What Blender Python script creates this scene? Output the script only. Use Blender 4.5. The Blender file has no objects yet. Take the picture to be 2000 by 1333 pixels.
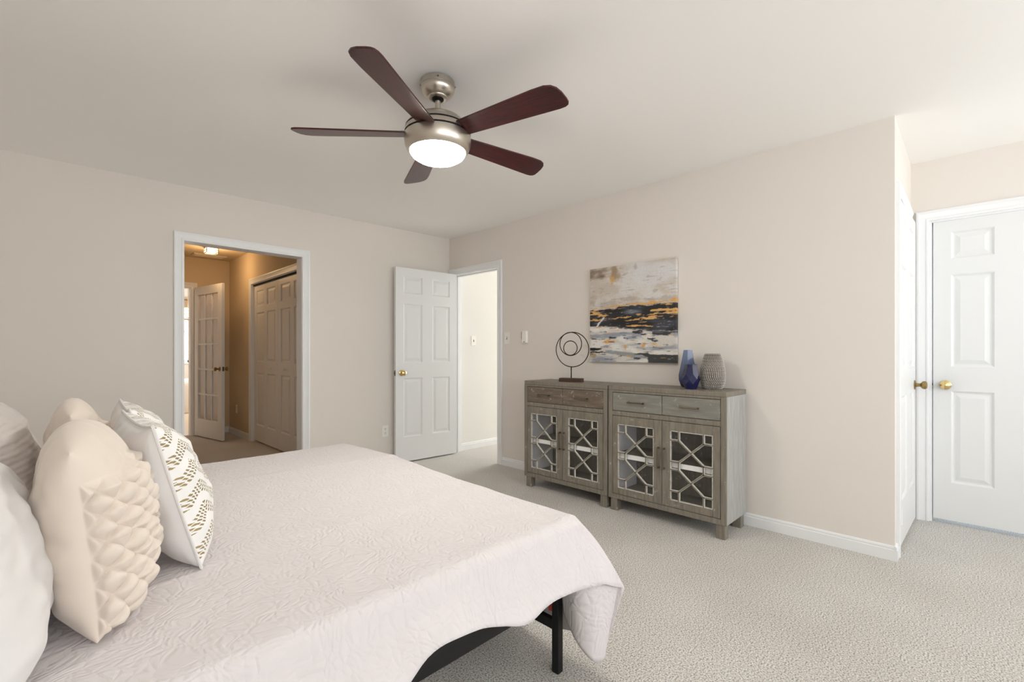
import bpy, bmesh, math, random
from mathutils import Vector, Matrix, noise
random.seed(7)
S = bpy.context.scene
COL = S.collection
PI = math.pi
def lin(c):
    return tuple(((x/255)/12.92 if x/255 <= .04045 else ((x/255+.055)/1.055)**2.4) for x in c)

# ------------------------------------------------------------------ camera
YAW = math.atan2(917, 908)
cam_d = bpy.data.cameras.new('camera'); cam = bpy.data.objects.new('camera', cam_d); COL.objects.link(cam)
cam_d.sensor_width = 36; cam_d.sensor_fit = 'HORIZONTAL'
cam_d.lens = 36*908/2000
cam_d.shift_x = 0; cam_d.shift_y = (688-666.5)/2000
cam_d.clip_start = .02
cam.location = (-3.286, -4.267, 1.144)
cam.rotation_euler = (PI/2, 0, -YAW)
S.camera = cam
# ------------------------------------------------------------------ world, exposure, daylight
S.view_settings.view_transform = 'Standard'; S.view_settings.look = 'None'
S.view_settings.gamma = 1; S.view_settings.use_curve_mapping = False
S.view_settings.exposure = 0.46
w = bpy.data.worlds.new('sky'); S.world = w; w.use_nodes = True
w.node_tree.nodes['Background'].inputs[0].default_value = (.75, .87, 1, 1)
w.node_tree.nodes['Background'].inputs[1].default_value = 1.0
S.cycles.max_bounces = 14; S.cycles.diffuse_bounces = 9; S.cycles.glossy_bounces = 5
S.cycles.transparent_max_bounces = 12; S.cycles.sample_clamp_indirect = 6
S.cycles.use_denoising = True
S.cycles.caustics_reflective = False; S.cycles.caustics_refractive = False

def area(name, loc, rot, sx, sy, power, color=(1, 1, 1)):
    d = bpy.data.lights.new(name, 'AREA'); d.shape = 'RECTANGLE'; d.size = sx; d.size_y = sy
    d.energy = power; d.color = color
    o = bpy.data.objects.new(name, d); COL.objects.link(o); o.location = loc; o.rotation_euler = rot
    return o
def point(name, loc, r, power, color=(1, 1, 1)):
    d = bpy.data.lights.new(name, 'POINT'); d.shadow_soft_size = r; d.energy = power; d.color = color
    o = bpy.data.objects.new(name, d); COL.objects.link(o); o.location = loc
    return o
# daylight entering through the bedroom windows behind the camera (wall Y=-7.6)
TILT = .95
area('daylight', (-2.6, -7.56, 1.4), (PI/2+TILT, 0, 0), 1.8, 1.5, 50, (.95, .98, 1))
area('daylight', (-.1, -7.56, 1.4), (PI/2+TILT, 0, 0), 1.6, 1.5, 46, (.95, .98, 1))
area('daylight', (-4.0, -6.3, 1.4), (PI/2+TILT, 0, -PI/2), 1.5, 1.4, 38, (.97, .99, 1))
# daylight in the hall and the bathroom, outside the picture
area('daylight', (3.9, -.6, 1.4), (PI/2, 0, PI/2), 1.0, 1.6, 66, (1, 1, 1))
area('daylight', (-.75, 5.9, 1.5), (PI/2, 0, PI/2), 1.0, 1.2, 38, (1, .94, .86))

# ------------------------------------------------------------------ materials
def mat(name, col, rough=.6, metal=0, spec=.5, bump=None, bscale=100, bdist=.002, var=0, vscale=8, coat=0, emit=None, estr=0, col2=None, stretch=None, sheen=0):
    m = bpy.data.materials.new(name); m.use_nodes = True
    nt = m.node_tree; b = nt.nodes['Principled BSDF']
    b.inputs['Base Color'].default_value = (*lin(col), 1)
    b.inputs['Roughness'].default_value = rough; b.inputs['Metallic'].default_value = metal
    b.inputs['Specular IOR Level'].default_value = spec
    b.inputs['Coat Weight'].default_value = coat; b.inputs['Coat Roughness'].default_value = .15
    if sheen: b.inputs['Sheen Weight'].default_value = sheen
    if emit: b.inputs['Emission Color'].default_value = (*lin(emit), 1); b.inputs['Emission Strength'].default_value = estr
    tc = None
    def coords():
        t = nt.nodes.new('ShaderNodeTexCoord')
        mp = nt.nodes.new('ShaderNodeMapping')
        if stretch: mp.inputs['Scale'].default_value = stretch
        nt.links.new(t.outputs['Object'], mp.inputs[0]); return mp.outputs[0]
    if bump:
        tc = coords()
        n = nt.nodes.new('ShaderNodeTexNoise'); n.inputs['Scale'].default_value = bscale; n.inputs['Detail'].default_value = 3
        nt.links.new(tc, n.inputs['Vector'])
        bp = nt.nodes.new('ShaderNodeBump'); bp.inputs['Strength'].default_value = bump; bp.inputs['Distance'].default_value = bdist
        nt.links.new(n.outputs[0], bp.inputs['Height']); nt.links.new(bp.outputs[0], b.inputs['Normal'])
    if var or col2:
        tc = tc or coords()
        n2 = nt.nodes.new('ShaderNodeTexNoise'); n2.inputs['Scale'].default_value = vscale; n2.inputs['Detail'].default_value = 5
        nt.links.new(tc, n2.inputs['Vector'])
        r = nt.nodes.new('ShaderNodeValToRGB')
        a = lin(col); c2 = lin(col2) if col2 else tuple(x*(1-var) for x in a)
        r.color_ramp.elements[0].position = .35; r.color_ramp.elements[1].position = .65
        r.color_ramp.elements[0].color = (*c2, 1); r.color_ramp.elements[1].color = (*a, 1)
        nt.links.new(n2.outputs[0], r.inputs[0]); nt.links.new(r.outputs[0], b.inputs['Base Color'])
    return m

M = {}
M['wall'] = mat('wall paint greige', (220, 214, 207), .85, bump=.08, bscale=220, bdist=.001, spec=.25)
M['warmlitwall'] = mat('greige paint tinted by lamplight', (206, 188, 160), .85, bump=.08, bscale=220, bdist=.001, spec=.25)  # dressing area paint made darker and warmer to imitate lamplight
M['ceil'] = mat('ceiling paint', (243, 241, 238), .9, bump=.06, bscale=180, bdist=.001, spec=.2)
M['trim'] = mat('white gloss trim', (228, 229, 230), .4, spec=.4)
M['door'] = mat('white door paint', (222, 223, 223), .42, spec=.4, bump=.05, bscale=60, bdist=.001, stretch=(8, 8, .6))
M['brass'] = mat('polished brass', (222, 196, 138), .2, 1)
M['agedbrass'] = mat('aged brass', (158, 136, 92), .3, 1)
M['steel'] = mat('dull latch steel', (110, 105, 95), .35, 1)
M['nickel'] = mat('brushed nickel', (196, 189, 178), .3, 1, bump=.12, bscale=60, bdist=.0006, stretch=(1, 1, 40))
M['darkmetal'] = mat('dark metal', (34, 30, 28), .45, .6)
M['black'] = mat('black steel', (22, 22, 24), .42, .3)
M['gap'] = mat('dark gap', (20, 20, 20), .9)
M['red'] = mat('red plastic', (205, 52, 40), .45)
M['plastic'] = mat('white plastic', (232, 230, 224), .4)
M['slot'] = mat('dark slot', (70, 64, 58), .6)
M['mattress'] = mat('mattress ticking', (228, 226, 224), .85)
M['white'] = mat('white paint inside', (245, 245, 250), .55)
M['ceramic'] = mat('white ceramic', (240, 238, 234), .15, coat=.6)
M['lampglass'] = mat('frosted lamp glass', (255, 255, 250), .4, emit=(255, 250, 240), estr=62)
M['warmglass'] = mat('warm lamp glass', (255, 240, 220), .4, emit=(255, 228, 190), estr=3.5)
M['shade'] = mat('woven shade', (176, 148, 112), .8, var=.3, vscale=60, stretch=(1, 1, 12))
M['glow'] = mat('bright window pane', (245, 246, 250), .3, emit=(250, 250, 255), estr=1.25)
M['sham'] = mat('plain sham cotton', (216, 214, 213), .9, bump=.15, bscale=900, bdist=.0006, sheen=.2)
M['ruched'] = mat('cream ruched cotton', (218, 206, 194), .85, bump=.15, bscale=900, bdist=.0006, sheen=.25)
M['tile'] = mat('pale wood look tile', (214, 198, 178), .35, var=.12, vscale=5, stretch=(1, 8, 1))
M['bronze'] = mat('brown ring metal', (48, 36, 30), .45, .7)
M['bookwood'] = mat('dark stained wood base', (74, 50, 36), .5, var=.45, vscale=30, stretch=(1, 6, 6))
M['handle'] = mat('antique nickel pull', (128, 119, 104), .28, 1)
M['worn'] = mat('whitewashed worn edge', (206, 203, 194), .7, var=.25, vscale=40)
M['shelfedge'] = mat('white shelf edge', (252, 252, 252), .5)

def glass_thin(name, tint=(1, 1, 1), refl=.12):
    m = bpy.data.materials.new(name); m.use_nodes = True; nt = m.node_tree
    nt.nodes.remove(nt.nodes['Principled BSDF'])
    t = nt.nodes.new('ShaderNodeBsdfTransparent'); t.inputs[0].default_value = (*tint, 1)
    g = nt.nodes.new('ShaderNodeBsdfGlossy'); g.inputs['Roughness'].default_value = .03
    lw = nt.nodes.new('ShaderNodeLayerWeight'); lw.inputs['Blend'].default_value = .5; pw_ = nt.nodes.new('ShaderNodeMath'); pw_.operation = 'POWER'; pw_.inputs[1].default_value = 5
    f = nt.nodes.new('ShaderNodeMath'); f.operation = 'MULTIPLY_ADD'; f.inputs[1].default_value = .9; f.inputs[2].default_value = .04
    nt.links.new(lw.outputs['Facing'], pw_.inputs[0]); nt.links.new(pw_.outputs[0], f.inputs[0])
    mx = nt.nodes.new('ShaderNodeMixShader'); o = nt.nodes['Material Output']
    nt.links.new(f.outputs[0], mx.inputs[0]); nt.links.new(t.outputs[0], mx.inputs[1]); nt.links.new(g.outputs[0], mx.inputs[2])
    nt.links.new(mx.outputs[0], o.inputs[0]); return m
M['glass'] = glass_thin('clear pane')

def vase_glass(name, c1, c2):
    m = mat(name, c1, .06, coat=.5, spec=.5); nt = m.node_tree; b = nt.nodes['Principled BSDF']
    t = nt.nodes.new('ShaderNodeTexCoord'); s = nt.nodes.new('ShaderNodeSeparateXYZ')
    r = nt.nodes.new('ShaderNodeValToRGB'); mp = nt.nodes.new('ShaderNodeMapRange'); mp.inputs[2].default_value = .31
    nt.links.new(t.outputs['Object'], s.inputs[0]); nt.links.new(s.outputs[2], mp.inputs[0]); nt.links.new(mp.outputs[0], r.inputs[0])
    r.color_ramp.elements[0].color = (*lin(c1), 1); r.color_ramp.elements[1].color = (*lin(c2), 1)
    nt.links.new(r.outputs[0], b.inputs['Base Color']); return m
M['bluevase'] = vase_glass('blue tinted glass', (26, 36, 76), (120, 136, 166))
M['navyvase'] = vase_glass('navy blue glass', (14, 24, 72), (20, 18, 52))
M['darkbase'] = mat('dark base between beads', (58, 52, 48), .5)  # dark tone of the surface between the silver beads
M['hammer'] = mat('hammered silver', (214, 208, 200), .34, .9)

def carpet():
    m = bpy.data.materials.new('speckled carpet'); m.use_nodes = True; nt = m.node_tree; b = nt.nodes['Principled BSDF']
    b.inputs['Roughness'].default_value = .95; b.inputs['Specular IOR Level'].default_value = .1; b.inputs['Sheen Weight'].default_value = .15
    t = nt.nodes.new('ShaderNodeTexCoord')
    n = nt.nodes.new('ShaderNodeTexNoise'); n.inputs['Scale'].default_value = 165; n.inputs['Detail'].default_value = 3; n.inputs['Roughness'].default_value = .7
    n2 = nt.nodes.new('ShaderNodeTexNoise'); n2.inputs['Scale'].default_value = 2.2; n2.inputs['Detail'].default_value = 3
    r = nt.nodes.new('ShaderNodeValToRGB'); e = r.color_ramp.elements
    e[0].position = .36; e[0].color = (*lin((116, 112, 106)), 1)
    e[1].position = .62; e[1].color = (*lin((236, 233, 228)), 1)
    k = e.new(.48); k.color = (*lin((200, 196, 190)), 1)
    mx = nt.nodes.new('ShaderNodeMixRGB'); mx.blend_type = 'MULTIPLY'; mx.inputs[0].default_value = 1
    r2 = nt.nodes.new('ShaderNodeValToRGB'); r2.color_ramp.elements[0].position = .3; r2.color_ramp.elements[1].position = .7
    r2.color_ramp.elements[0].color = (.9, .89, .88, 1); r2.color_ramp.elements[1].color = (1, 1, 1, 1)
    bp = nt.nodes.new('ShaderNodeBump'); bp.inputs['Strength'].default_value = .7; bp.inputs['Distance'].default_value = .008
    L = nt.links.new
    L(t.outputs['Object'], n.inputs['Vector']); L(t.outputs['Object'], n2.inputs['Vector']); L(n.outputs[0], r.inputs[0]); L(n2.outputs[0], r2.inputs[0])
    L(r.outputs[0], mx.inputs[1]); L(r2.outputs[0], mx.inputs[2]); L(mx.outputs[0], b.inputs['Base Color'])
    L(n.outputs[0], bp.inputs['Height']); L(bp.outputs[0], b.inputs['Normal']); return m
M['carpet'] = carpet()

def distressed(name, c, c_dark, amount=.60, grain=(12, 12, 1.6)):
    m = bpy.data.materials.new(name); m.use_nodes = True; nt = m.node_tree; b = nt.nodes['Principled BSDF']
    b.inputs['Roughness'].default_value = .5; b.inputs['Specular IOR Level'].default_value = .4
    L = nt.links.new
    t = nt.nodes.new('ShaderNodeTexCoord'); mp = nt.nodes.new('ShaderNodeMapping'); mp.inputs['Scale'].default_value = grain
    L(t.outputs['Object'], mp.inputs[0])
    n = nt.nodes.new('ShaderNodeTexNoise'); n.inputs['Scale'].default_value = 5; n.inputs['Detail'].default_value = 6; L(mp.outputs[0], n.inputs['Vector'])
    r = nt.nodes.new('ShaderNodeValToRGB'); r.color_ramp.elements[0].position = .3; r.color_ramp.elements[1].position = .7
    r.color_ramp.elements[0].color = (*lin(c_dark), 1); r.color_ramp.elements[1].color = (*lin(c), 1); L(n.outputs[0], r.inputs[0])
    n2 = nt.nodes.new('ShaderNodeTexNoise'); n2.inputs['Scale'].default_value = 26; n2.inputs['Detail'].default_value = 8; n2.inputs['Roughness'].default_value = .7
    L(t.outputs['Object'], n2.inputs['Vector'])
    r2 = nt.nodes.new('ShaderNodeValToRGB'); r2.color_ramp.elements[0].position = amount; r2.color_ramp.elements[1].position = amount+.1
    r2.color_ramp.elements[0].color = (0, 0, 0, 1); r2.color_ramp.elements[1].color = (.65, .65, .65, 1); L(n2.outputs[0], r2.inputs[0])
    mx = nt.nodes.new('ShaderNodeMixRGB'); L(r2.outputs[0], mx.inputs[0]); L(r.outputs[0], mx.inputs[1]); mx.inputs[2].default_value = (*lin((205, 202, 194)), 1)
    L(mx.outputs[0], b.inputs['Base Color']); return m
M['taupe'] = distressed('distressed grey taupe wood', (135, 129, 117), (112, 105, 94))
M['brownwood'] = distressed('distressed brown drawer wood', (124, 112, 99), (98, 86, 74), .58, (1.6, 12, 12))
M['sagewood'] = distressed('distressed sage grey drawer wood', (138, 136, 128), (120, 118, 111), .6, (1.6, 12, 12))
M['litsidewood'] = distressed('grey side wood lightened as lit', (172, 173, 170), (150, 150, 146), .66)  # cabinet wood made paler, imitating window light on the sides

def blade_wood(name, c1, c2):
    m = mat(name, c1, .38, coat=.25, spec=.4, col2=c2, vscale=6, stretch=(1.2, 22, 1)); return m
M['blade'] = blade_wood('mahogany blade', (74, 18, 22), (42, 11, 13))

def quilt():
    m = bpy.data.materials.new('quilted white bedspread'); m.use_nodes = True; nt = m.node_tree; b = nt.nodes['Principled BSDF']
    b.inputs['Base Color'].default_value = (*lin((212, 207, 208)), 1); b.inputs['Roughness'].default_value = .85
    b.inputs['Sheen Weight'].default_value = .2; b.inputs['Specular IOR Level'].default_value = .2
    L = nt.links.new
    t = nt.nodes.new('ShaderNodeTexCoord')
    # medallion rings on a wide repeat, contour stitching between them
    mp = nt.nodes.new('ShaderNodeMapping'); mp.inputs['Scale'].default_value = (1, 1, .7); L(t.outputs['Object'], mp.inputs[0])
    n = nt.nodes.new('ShaderNodeTexNoise'); n.inputs['Scale'].default_value = 9; n.inputs['Detail'].default_value = 1; L(mp.outputs[0], n.inputs['Vector'])
    md = nt.nodes.new('ShaderNodeMixRGB'); md.blend_type = 'ADD'; md.inputs[0].default_value = .12; L(mp.outputs[0], md.inputs[1]); L(n.outputs['Color'], md.inputs[2])
    v = nt.nodes.new('ShaderNodeTexVoronoi'); v.feature = 'F1'; v.inputs['Scale'].default_value = 2.6; L(md.outputs[0], v.inputs['Vector'])
    mul = nt.nodes.new('ShaderNodeMath'); mul.operation = 'MULTIPLY'; mul.inputs[1].default_value = 190; L(v.outputs['Distance'], mul.inputs[0])
    si = nt.nodes.new('ShaderNodeMath'); si.operation = 'SINE'; L(mul.outputs[0], si.inputs[0])
    v2 = nt.nodes.new('ShaderNodeTexVoronoi'); v2.feature = 'DISTANCE_TO_EDGE'; v2.inputs['Scale'].default_value = 34; L(md.outputs[0], v2.inputs['Vector'])
    cl = nt.nodes.new('ShaderNodeMath'); cl.operation = 'MINIMUM'; cl.inputs[1].default_value = .25; L(v2.outputs['Distance'], cl.inputs[0])
    m1 = nt.nodes.new('ShaderNodeMath'); m1.operation = 'MULTIPLY'; m1.inputs[1].default_value = .16; L(si.outputs[0], m1.inputs[0])
    m2 = nt.nodes.new('ShaderNodeMath'); m2.operation = 'MULTIPLY'; m2.inputs[1].default_value = 3.2; L(cl.outputs[0], m2.inputs[0])
    ad = nt.nodes.new('ShaderNodeMath'); ad.operation = 'ADD'; L(m1.outputs[0], ad.inputs[0]); L(m2.outputs[0], ad.inputs[1])
    bp = nt.nodes.new('ShaderNodeBump'); bp.inputs['Strength'].default_value = .6; bp.inputs['Distance'].default_value = .003
    L(ad.outputs[0], bp.inputs['Height']); L(bp.outputs[0], b.inputs['Normal']); return m
M['quilt'] = quilt()

def shamlines():
    m = mat('channel quilted sham', (216, 210, 206), .9, sheen=.2); nt = m.node_tree; b = nt.nodes['Principled BSDF']; L = nt.links.new
    t = nt.nodes.new('ShaderNodeTexCoord'); wv = nt.nodes.new('ShaderNodeTexWave'); wv.bands_direction = 'Z'
    wv.inputs['Scale'].default_value = 16; wv.inputs['Distortion'].default_value = 1.2; wv.inputs['Detail Scale'].default_value = 2
    bp = nt.nodes.new('ShaderNodeBump'); bp.inputs['Strength'].default_value = .35; bp.inputs['Distance'].default_value = .004
    L(t.outputs['Object'], wv.inputs[0]); L(wv.outputs[1], bp.inputs['Height']); L(bp.outputs[0], b.inputs['Normal']); return m
M['shamlines'] = shamlines()

def chevron():
    m = mat('white cotton with gold chevron dashes', (232, 231, 229), .85, sheen=.1); nt = m.node_tree; b = nt.nodes['Principled BSDF']; L = nt.links.new
    t = nt.nodes.new('ShaderNodeTexCoord'); s = nt.nodes.new('ShaderNodeSeparateXYZ'); L(t.outputs['Object'], s.inputs[0])
    def mth(op, a, bb=None, c=None):
        n = nt.nodes.new('ShaderNodeMath'); n.operation = op
        for i, q in enumerate((a, bb, c)):
            if q is None: continue
            if isinstance(q, (int, float)): n.inputs[i].default_value = q
            else: L(q, n.inputs[i])
        return n.outputs[0]
    x, z = s.outputs[0], s.outputs[2]
    nz = nt.nodes.new('ShaderNodeTexNoise'); nz.inputs['Scale'].default_value = 60; L(t.outputs['Object'], nz.inputs['Vector'])
    jit = mth('MULTIPLY', mth('SUBTRACT', nz.outputs[0], .5), .006)
    # zigzag rows running across the width, period .15 m, points up
    zig = mth('ABSOLUTE', mth('SUBTRACT', mth('FRACT', mth('MULTIPLY', mth('ADD', x, 1.0), 1/.15)), .5))      # 0..0.5
    p = mth('ADD', mth('ADD', z, mth('MULTIPLY', zig, .13)), jit)
    f = mth('FRACT', mth('MULTIPLY', p, 1/.062))
    band = mth('LESS_THAN', f, .58)
    rows = mth('LESS_THAN', mth('FRACT', mth('MULTIPLY', f, 1/.195)), .80)
    along = mth('ADD', mth('SUBTRACT', mth('MULTIPLY', zig, .15), mth('MULTIPLY', z, .87)), mth('MULTIPLY', mth('FLOOR', mth('MULTIPLY', f, 1/.195)), .0035))
    dash = mth('LESS_THAN', mth('FRACT', mth('MULTIPLY', mth('ADD', along, jit), 1/.0105)), .5)
    k = mth('MULTIPLY', mth('MULTIPLY', band, rows), dash)
    # a plain border round the printed panel
    mx = nt.nodes.new('ShaderNodeMixRGB'); L(k, mx.inputs[0]); mx.inputs[1].default_value = (*lin((232, 231, 229)), 1); mx.inputs[2].default_value = (*lin((160, 142, 100)), 1)
    L(mx.outputs[0], b.inputs['Base Color']); L(mth('MULTIPLY', k, .55), b.inputs['Metallic'])
    L(mth('SUBTRACT', .85, mth('MULTIPLY', k, .4)), b.inputs['Roughness']); return m
M['chevron'] = chevron()

# ------------------------------------------------------------------ mesh helpers
class MB:
    def __init__(s): s.v = []; s.f = []; s.mi = []
    def add(s, vs, fs, mi=0):
        o = len(s.v); s.v += [tuple(p) for p in vs]; s.f += [tuple(i+o for i in f) for f in fs]; s.mi += [mi]*len(fs); return s
    def box(s, a, b, mi=0):
        x0, y0, z0 = (min(a[i], b[i]) for i in range(3)); x1, y1, z1 = (max(a[i], b[i]) for i in range(3))
        vs = [(x0, y0, z0), (x1, y0, z0), (x1, y1, z0), (x0, y1, z0), (x0, y0, z1), (x1, y0, z1), (x1, y1, z1), (x0, y1, z1)]
        return s.add(vs, [(3, 2, 1, 0), (4, 5, 6, 7), (0, 1, 5, 4), (1, 2, 6, 5), (2, 3, 7, 6), (3, 0, 4, 7)], mi)
    def prism(s, poly, z0, z1, f=lambda x, y, z: (x, y, z), mi=0, mis=None):
        n = len(poly); vs = [f(x, y, z0) for x, y in poly]+[f(x, y, z1) for x, y in poly]
        s.add(vs, [tuple(range(n-1, -1, -1)), tuple(range(n, 2*n))], mi)
        o = len(s.v)-2*n
        for i in range(n):
            j = (i+1) % n; s.f.append((o+i, o+j, o+n+j, o+n+i)); s.mi.append(mi if mis is None else mis)
        return s
    def lathe(s, prof, n=32, c=(0, 0, 0), ax='z', mi=0, rot=0, rfun=None):
        vs = []
        for r, h in prof:
            for k in range(n):
                a = 2*PI*k/n+rot; rr = r*(rfun(k, h) if rfun else 1)
                p = (rr*math.cos(a), rr*math.sin(a), h)
                if ax == 'x': p = (p[2], p[0], p[1])
                if ax == 'y': p = (p[1], p[2], p[0])
                vs.append((c[0]+p[0], c[1]+p[1], c[2]+p[2]))
        fs = []
        for i in range(len(prof)-1):
            for k in range(n):
                j = (k+1) % n; fs.append((i*n+k, i*n+j, (i+1)*n+j, (i+1)*n+k))
        if prof[0][0] > 1e-6: fs.append(tuple(range(n-1, -1, -1)))
        if prof[-1][0] > 1e-6: fs.append(tuple(range((len(prof)-1)*n, len(prof)*n)))
        return s.add(vs, fs, mi)
    def tube(s, pts, r, n=8, closed=False, mi=0):
        pts = [Vector(p) for p in pts]; N = len(pts); vs = []; prev = None
        for i, p in enumerate(pts):
            if closed: t = (pts[(i+1) % N]-pts[i-1])
            else: t = pts[min(i+1, N-1)]-pts[max(i-1, 0)]
            t.normalize()
            ref = prev if prev is not None else (Vector((0, 0, 1)) if abs(t.z) < .9 else Vector((1, 0, 0)))
            a = (ref-t*ref.dot(t)).normalized(); bb = t.cross(a); prev = a
            rr = r(i/(N-1)) if callable(r) else r
            for k in range(n):
                th = 2*PI*k/n; vs.append(p+a*rr*math.cos(th)+bb*rr*math.sin(th))
        fs = []
        for i in range(N if closed else N-1):
            ii = (i+1) % N
            for k in range(n):
                j = (k+1) % n; fs.append((i*n+k, i*n+j, ii*n+j, ii*n+k))
        if not closed: fs += [tuple(range(n-1, -1, -1)), tuple(range((N-1)*n, N*n))]
        return s.add(vs, fs, mi)
    def bar(s, p, q, wx, wy, up=(0, 0, 1), mi=0):
        p = Vector(p); q = Vector(q); t = (q-p).normalized(); u = Vector(up); a = t.cross(u).normalized(); b = a.cross(t).normalized()
        vs = [e+a*wx/2*i+b*wy/2*j for e in (p, q) for i, j in ((-1, -1), (1, -1), (1, 1), (-1, 1))]
        return s.add(vs, [(3, 2, 1, 0), (4, 5, 6, 7), (0, 1, 5, 4), (1, 2, 6, 5), (2, 3, 7, 6), (3, 0, 4, 7)], mi)
    def grid(s, P, nu, nv, mi=0, cu=False):
        vs = [P(i, j) for i in range(nu+1) for j in range(nv+1)]
        fs = [(i*(nv+1)+j, (i+1)*(nv+1)+j, (i+1)*(nv+1)+j+1, i*(nv+1)+j+1) for i in range(nu) for j in range(nv)]
        return s.add(vs, fs, mi)
    def build(s, name, mats, parent=None, bevel=0, smooth=40, weld=False, loc=None, rot=None, segs=2, solid=0, outward=True):
        me = bpy.data.meshes.new(name); me.from_pydata(s.v, [], s.f)
        if not isinstance(mats, (list, tuple)): mats = [mats]
        for m in mats: me.materials.append(m)
        me.polygons.foreach_set('material_index', s.mi)
        bm = bmesh.new(); bm.from_mesh(me)
        if weld: bmesh.ops.remove_doubles(bm, verts=bm.verts, dist=weld if not isinstance(weld, bool) else 1e-5)
        if outward: bmesh.ops.recalc_face_normals(bm, faces=bm.faces)
        if smooth:
            for f in bm.faces: f.smooth = True
            for e in bm.edges:
                if len(e.link_faces) == 2 and e.calc_face_angle(0) > math.radians(smooth): e.smooth = False
        bm.to_mesh(me); bm.free()
        o = bpy.data.objects.new(name, me); COL.objects.link(o)
        if parent: o.parent = parent
        if loc: o.location = loc
        if rot: o.rotation_euler = rot
        if solid:
            md = o.modifiers.new('thick', 'SOLIDIFY'); md.thickness = solid; md.offset = -1
        if bevel:
            md = o.modifiers.new('bevel', 'BEVEL'); md.width = bevel; md.segments = segs; md.limit_method = 'ANGLE'; md.angle_limit = math.radians(40); md.harden_normals = True
        return o
def box(a, b): return MB().box(a, b)
def thing(name, label, cat, loc=(0, 0, 0), rot=(0, 0, 0), group=None, kind=None):
    o = bpy.data.objects.new(name, None); COL.objects.link(o); o.empty_display_size = .1
    o.location = loc; o.rotation_euler = rot if isinstance(rot, tuple) else (0, 0, rot)
    return tag(o, label, cat, group, kind)
def tag(o, label=None, cat=None, group=None, kind=None):
    if label: o['label'] = label
    if cat: o['category'] = cat
    if group: o['group'] = group
    if kind: o['kind'] = kind
    return o
def lab(o, label): o['label'] = label; return o
def struct(o, label, cat): return tag(o, label, cat, None, 'structure')

# ------------------------------------------------------------------ setting: floors, walls, ceilings
H = 2.44
struct(MB().box((-4.2, -7.75, -.1), (1.1, 3.36, 0)).box((1.1, -1.2, -.1), (4.1, .1, 0)).build('floor', M['carpet']), 'speckled beige grey carpet covering the bedroom, dressing area and hall', 'floor')
struct(box((-4.2, 3.36, -.1), (1.1, 7.6, .004)).build('floor', M['tile']), 'pale wood look tile floor of the bathroom beyond the glazed door', 'floor')
def ceil_z(x, y):
    return H-.05*max(0, min(1, -x/4.05))*max(0, min(1, 1+y/2.2))
cm = MB(); cm.grid(lambda i, j: (-4.2+4.2*i/24, -7.75+7.75*j/24, ceil_z(-4.2+4.2*i/24, -7.75+7.75*j/24)), 24, 24)
cm.box((-4.2, -7.75, H+.06), (1.1, .06, H+.12)).box((0, -7.75, H), (1.1, -3.9, H+.05))
struct(cm.build('ceiling', M['ceil'], outward=False), 'smooth white bedroom ceiling', 'ceiling')
struct(box((-4.2, .06, H), (1.1, 3.4, H+.1)).build('ceiling', M['warmlitwall']), 'ceiling of the dressing area through the left doorway', 'ceiling')
struct(box((-4.2, 3.4, H), (1.1, 7.6, H+.1)).build('ceiling', M['ceil']), 'bathroom ceiling beyond the glazed door', 'ceiling')
struct(box((.06, -1.2, H), (4.1, .1, H+.1)).build('ceiling', M['ceil']), 'hall ceiling through the bright doorway', 'ceiling')

def wall(name, label, x0, x1, y0, y1, openings=(), axis='y', z1=2.5, m='wall'):
    """axis: direction the wall runs along; openings are (a0,a1,z0,z1) along that axis"""
    mb = MB(); lo, hi = (y0, y1) if axis == 'y' else (x0, x1)
    cuts = sorted({lo, hi, *[o[0] for o in openings], *[o[1] for o in openings]})
    for a, b in zip(cuts, cuts[1:]):
        spans = [(0, z1)]
        for o in openings:
            if o[0] <= a+1e-6 and b-1e-6 <= o[1]: spans = [(0, o[2]), (o[3], z1)]
        for s0, s1 in spans:
            if s1-s0 < 1e-4: continue
            if axis == 'y': mb.box((x0, a, s0), (x1, b, s1))
            else: mb.box((a, y0, s0), (b, y1, s1))
    return struct(mb.build(name, M[m], smooth=0), label, 'wall')
DW = (-2.543, -1.635)            # doorway to the dressing area
HD = (-.825, -.060)             # hall doorway
wall('wall_back', 'greige wall with the wide cased doorway to the dressing area', -4.2, 0, 0, .12, [(DW[0], DW[1], 0, 2.01)], 'x')
wall('wall_right', 'long greige wall behind the two grey cabinets', 0, .12, -3.965, .12, [(HD[0], HD[1], 0, 2.03)], 'y')
wall('wall_return', 'short greige return wall holding the hinged closet door', .12, .94, -3.965, -3.865, [(.13, .90, 0, 2.035)], 'x')
wall('wall_alcove', 'greige wall around the white door at the right edge', .94, 1.06, -7.75, -3.865, [(-4.80, -4.055, 0, 2.035)], 'y')
wall('wall_window', 'window wall behind the viewpoint', -4.2, 1.06, -7.75, -7.6, [(-3.4, -1.5, .65, 2.15), (-.85, .75, .65, 2.15)], 'x')
wall('wall_left', 'wall at the head of the bed', -4.2, -4.05, -7.6, .12, [(-7.05, -5.55, .7, 2.1)], 'y')
# dressing area
wall('wall_dressing_right', 'wall around the bifold closet, warm lamplight in its tint', -1.40, -1.28, .12, 3.3, [(.56, 2.30, 0, 2.02)], 'y', 2.5, 'warmlitwall')
wall('wall_dressing_left', 'left wall of the dressing area', -3.3, -3.18, .12, 3.3, [], 'y', 2.5, 'warmlitwall')
wall('wall_dressing_back', 'lamplight tinted wall at the back of the dressing area around the bathroom doorway', -3.3, -1.28, 3.3, 3.42, [(-2.62, -1.85, 0, 2.03)], 'x', 2.5, 'warmlitwall')
struct(box((-1.2, .4, 0), (-1.15, 2.5, 2.3)).build('wall_closet_back', M['wall']), 'back of the closet behind the bifold doors', 'wall')
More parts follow.
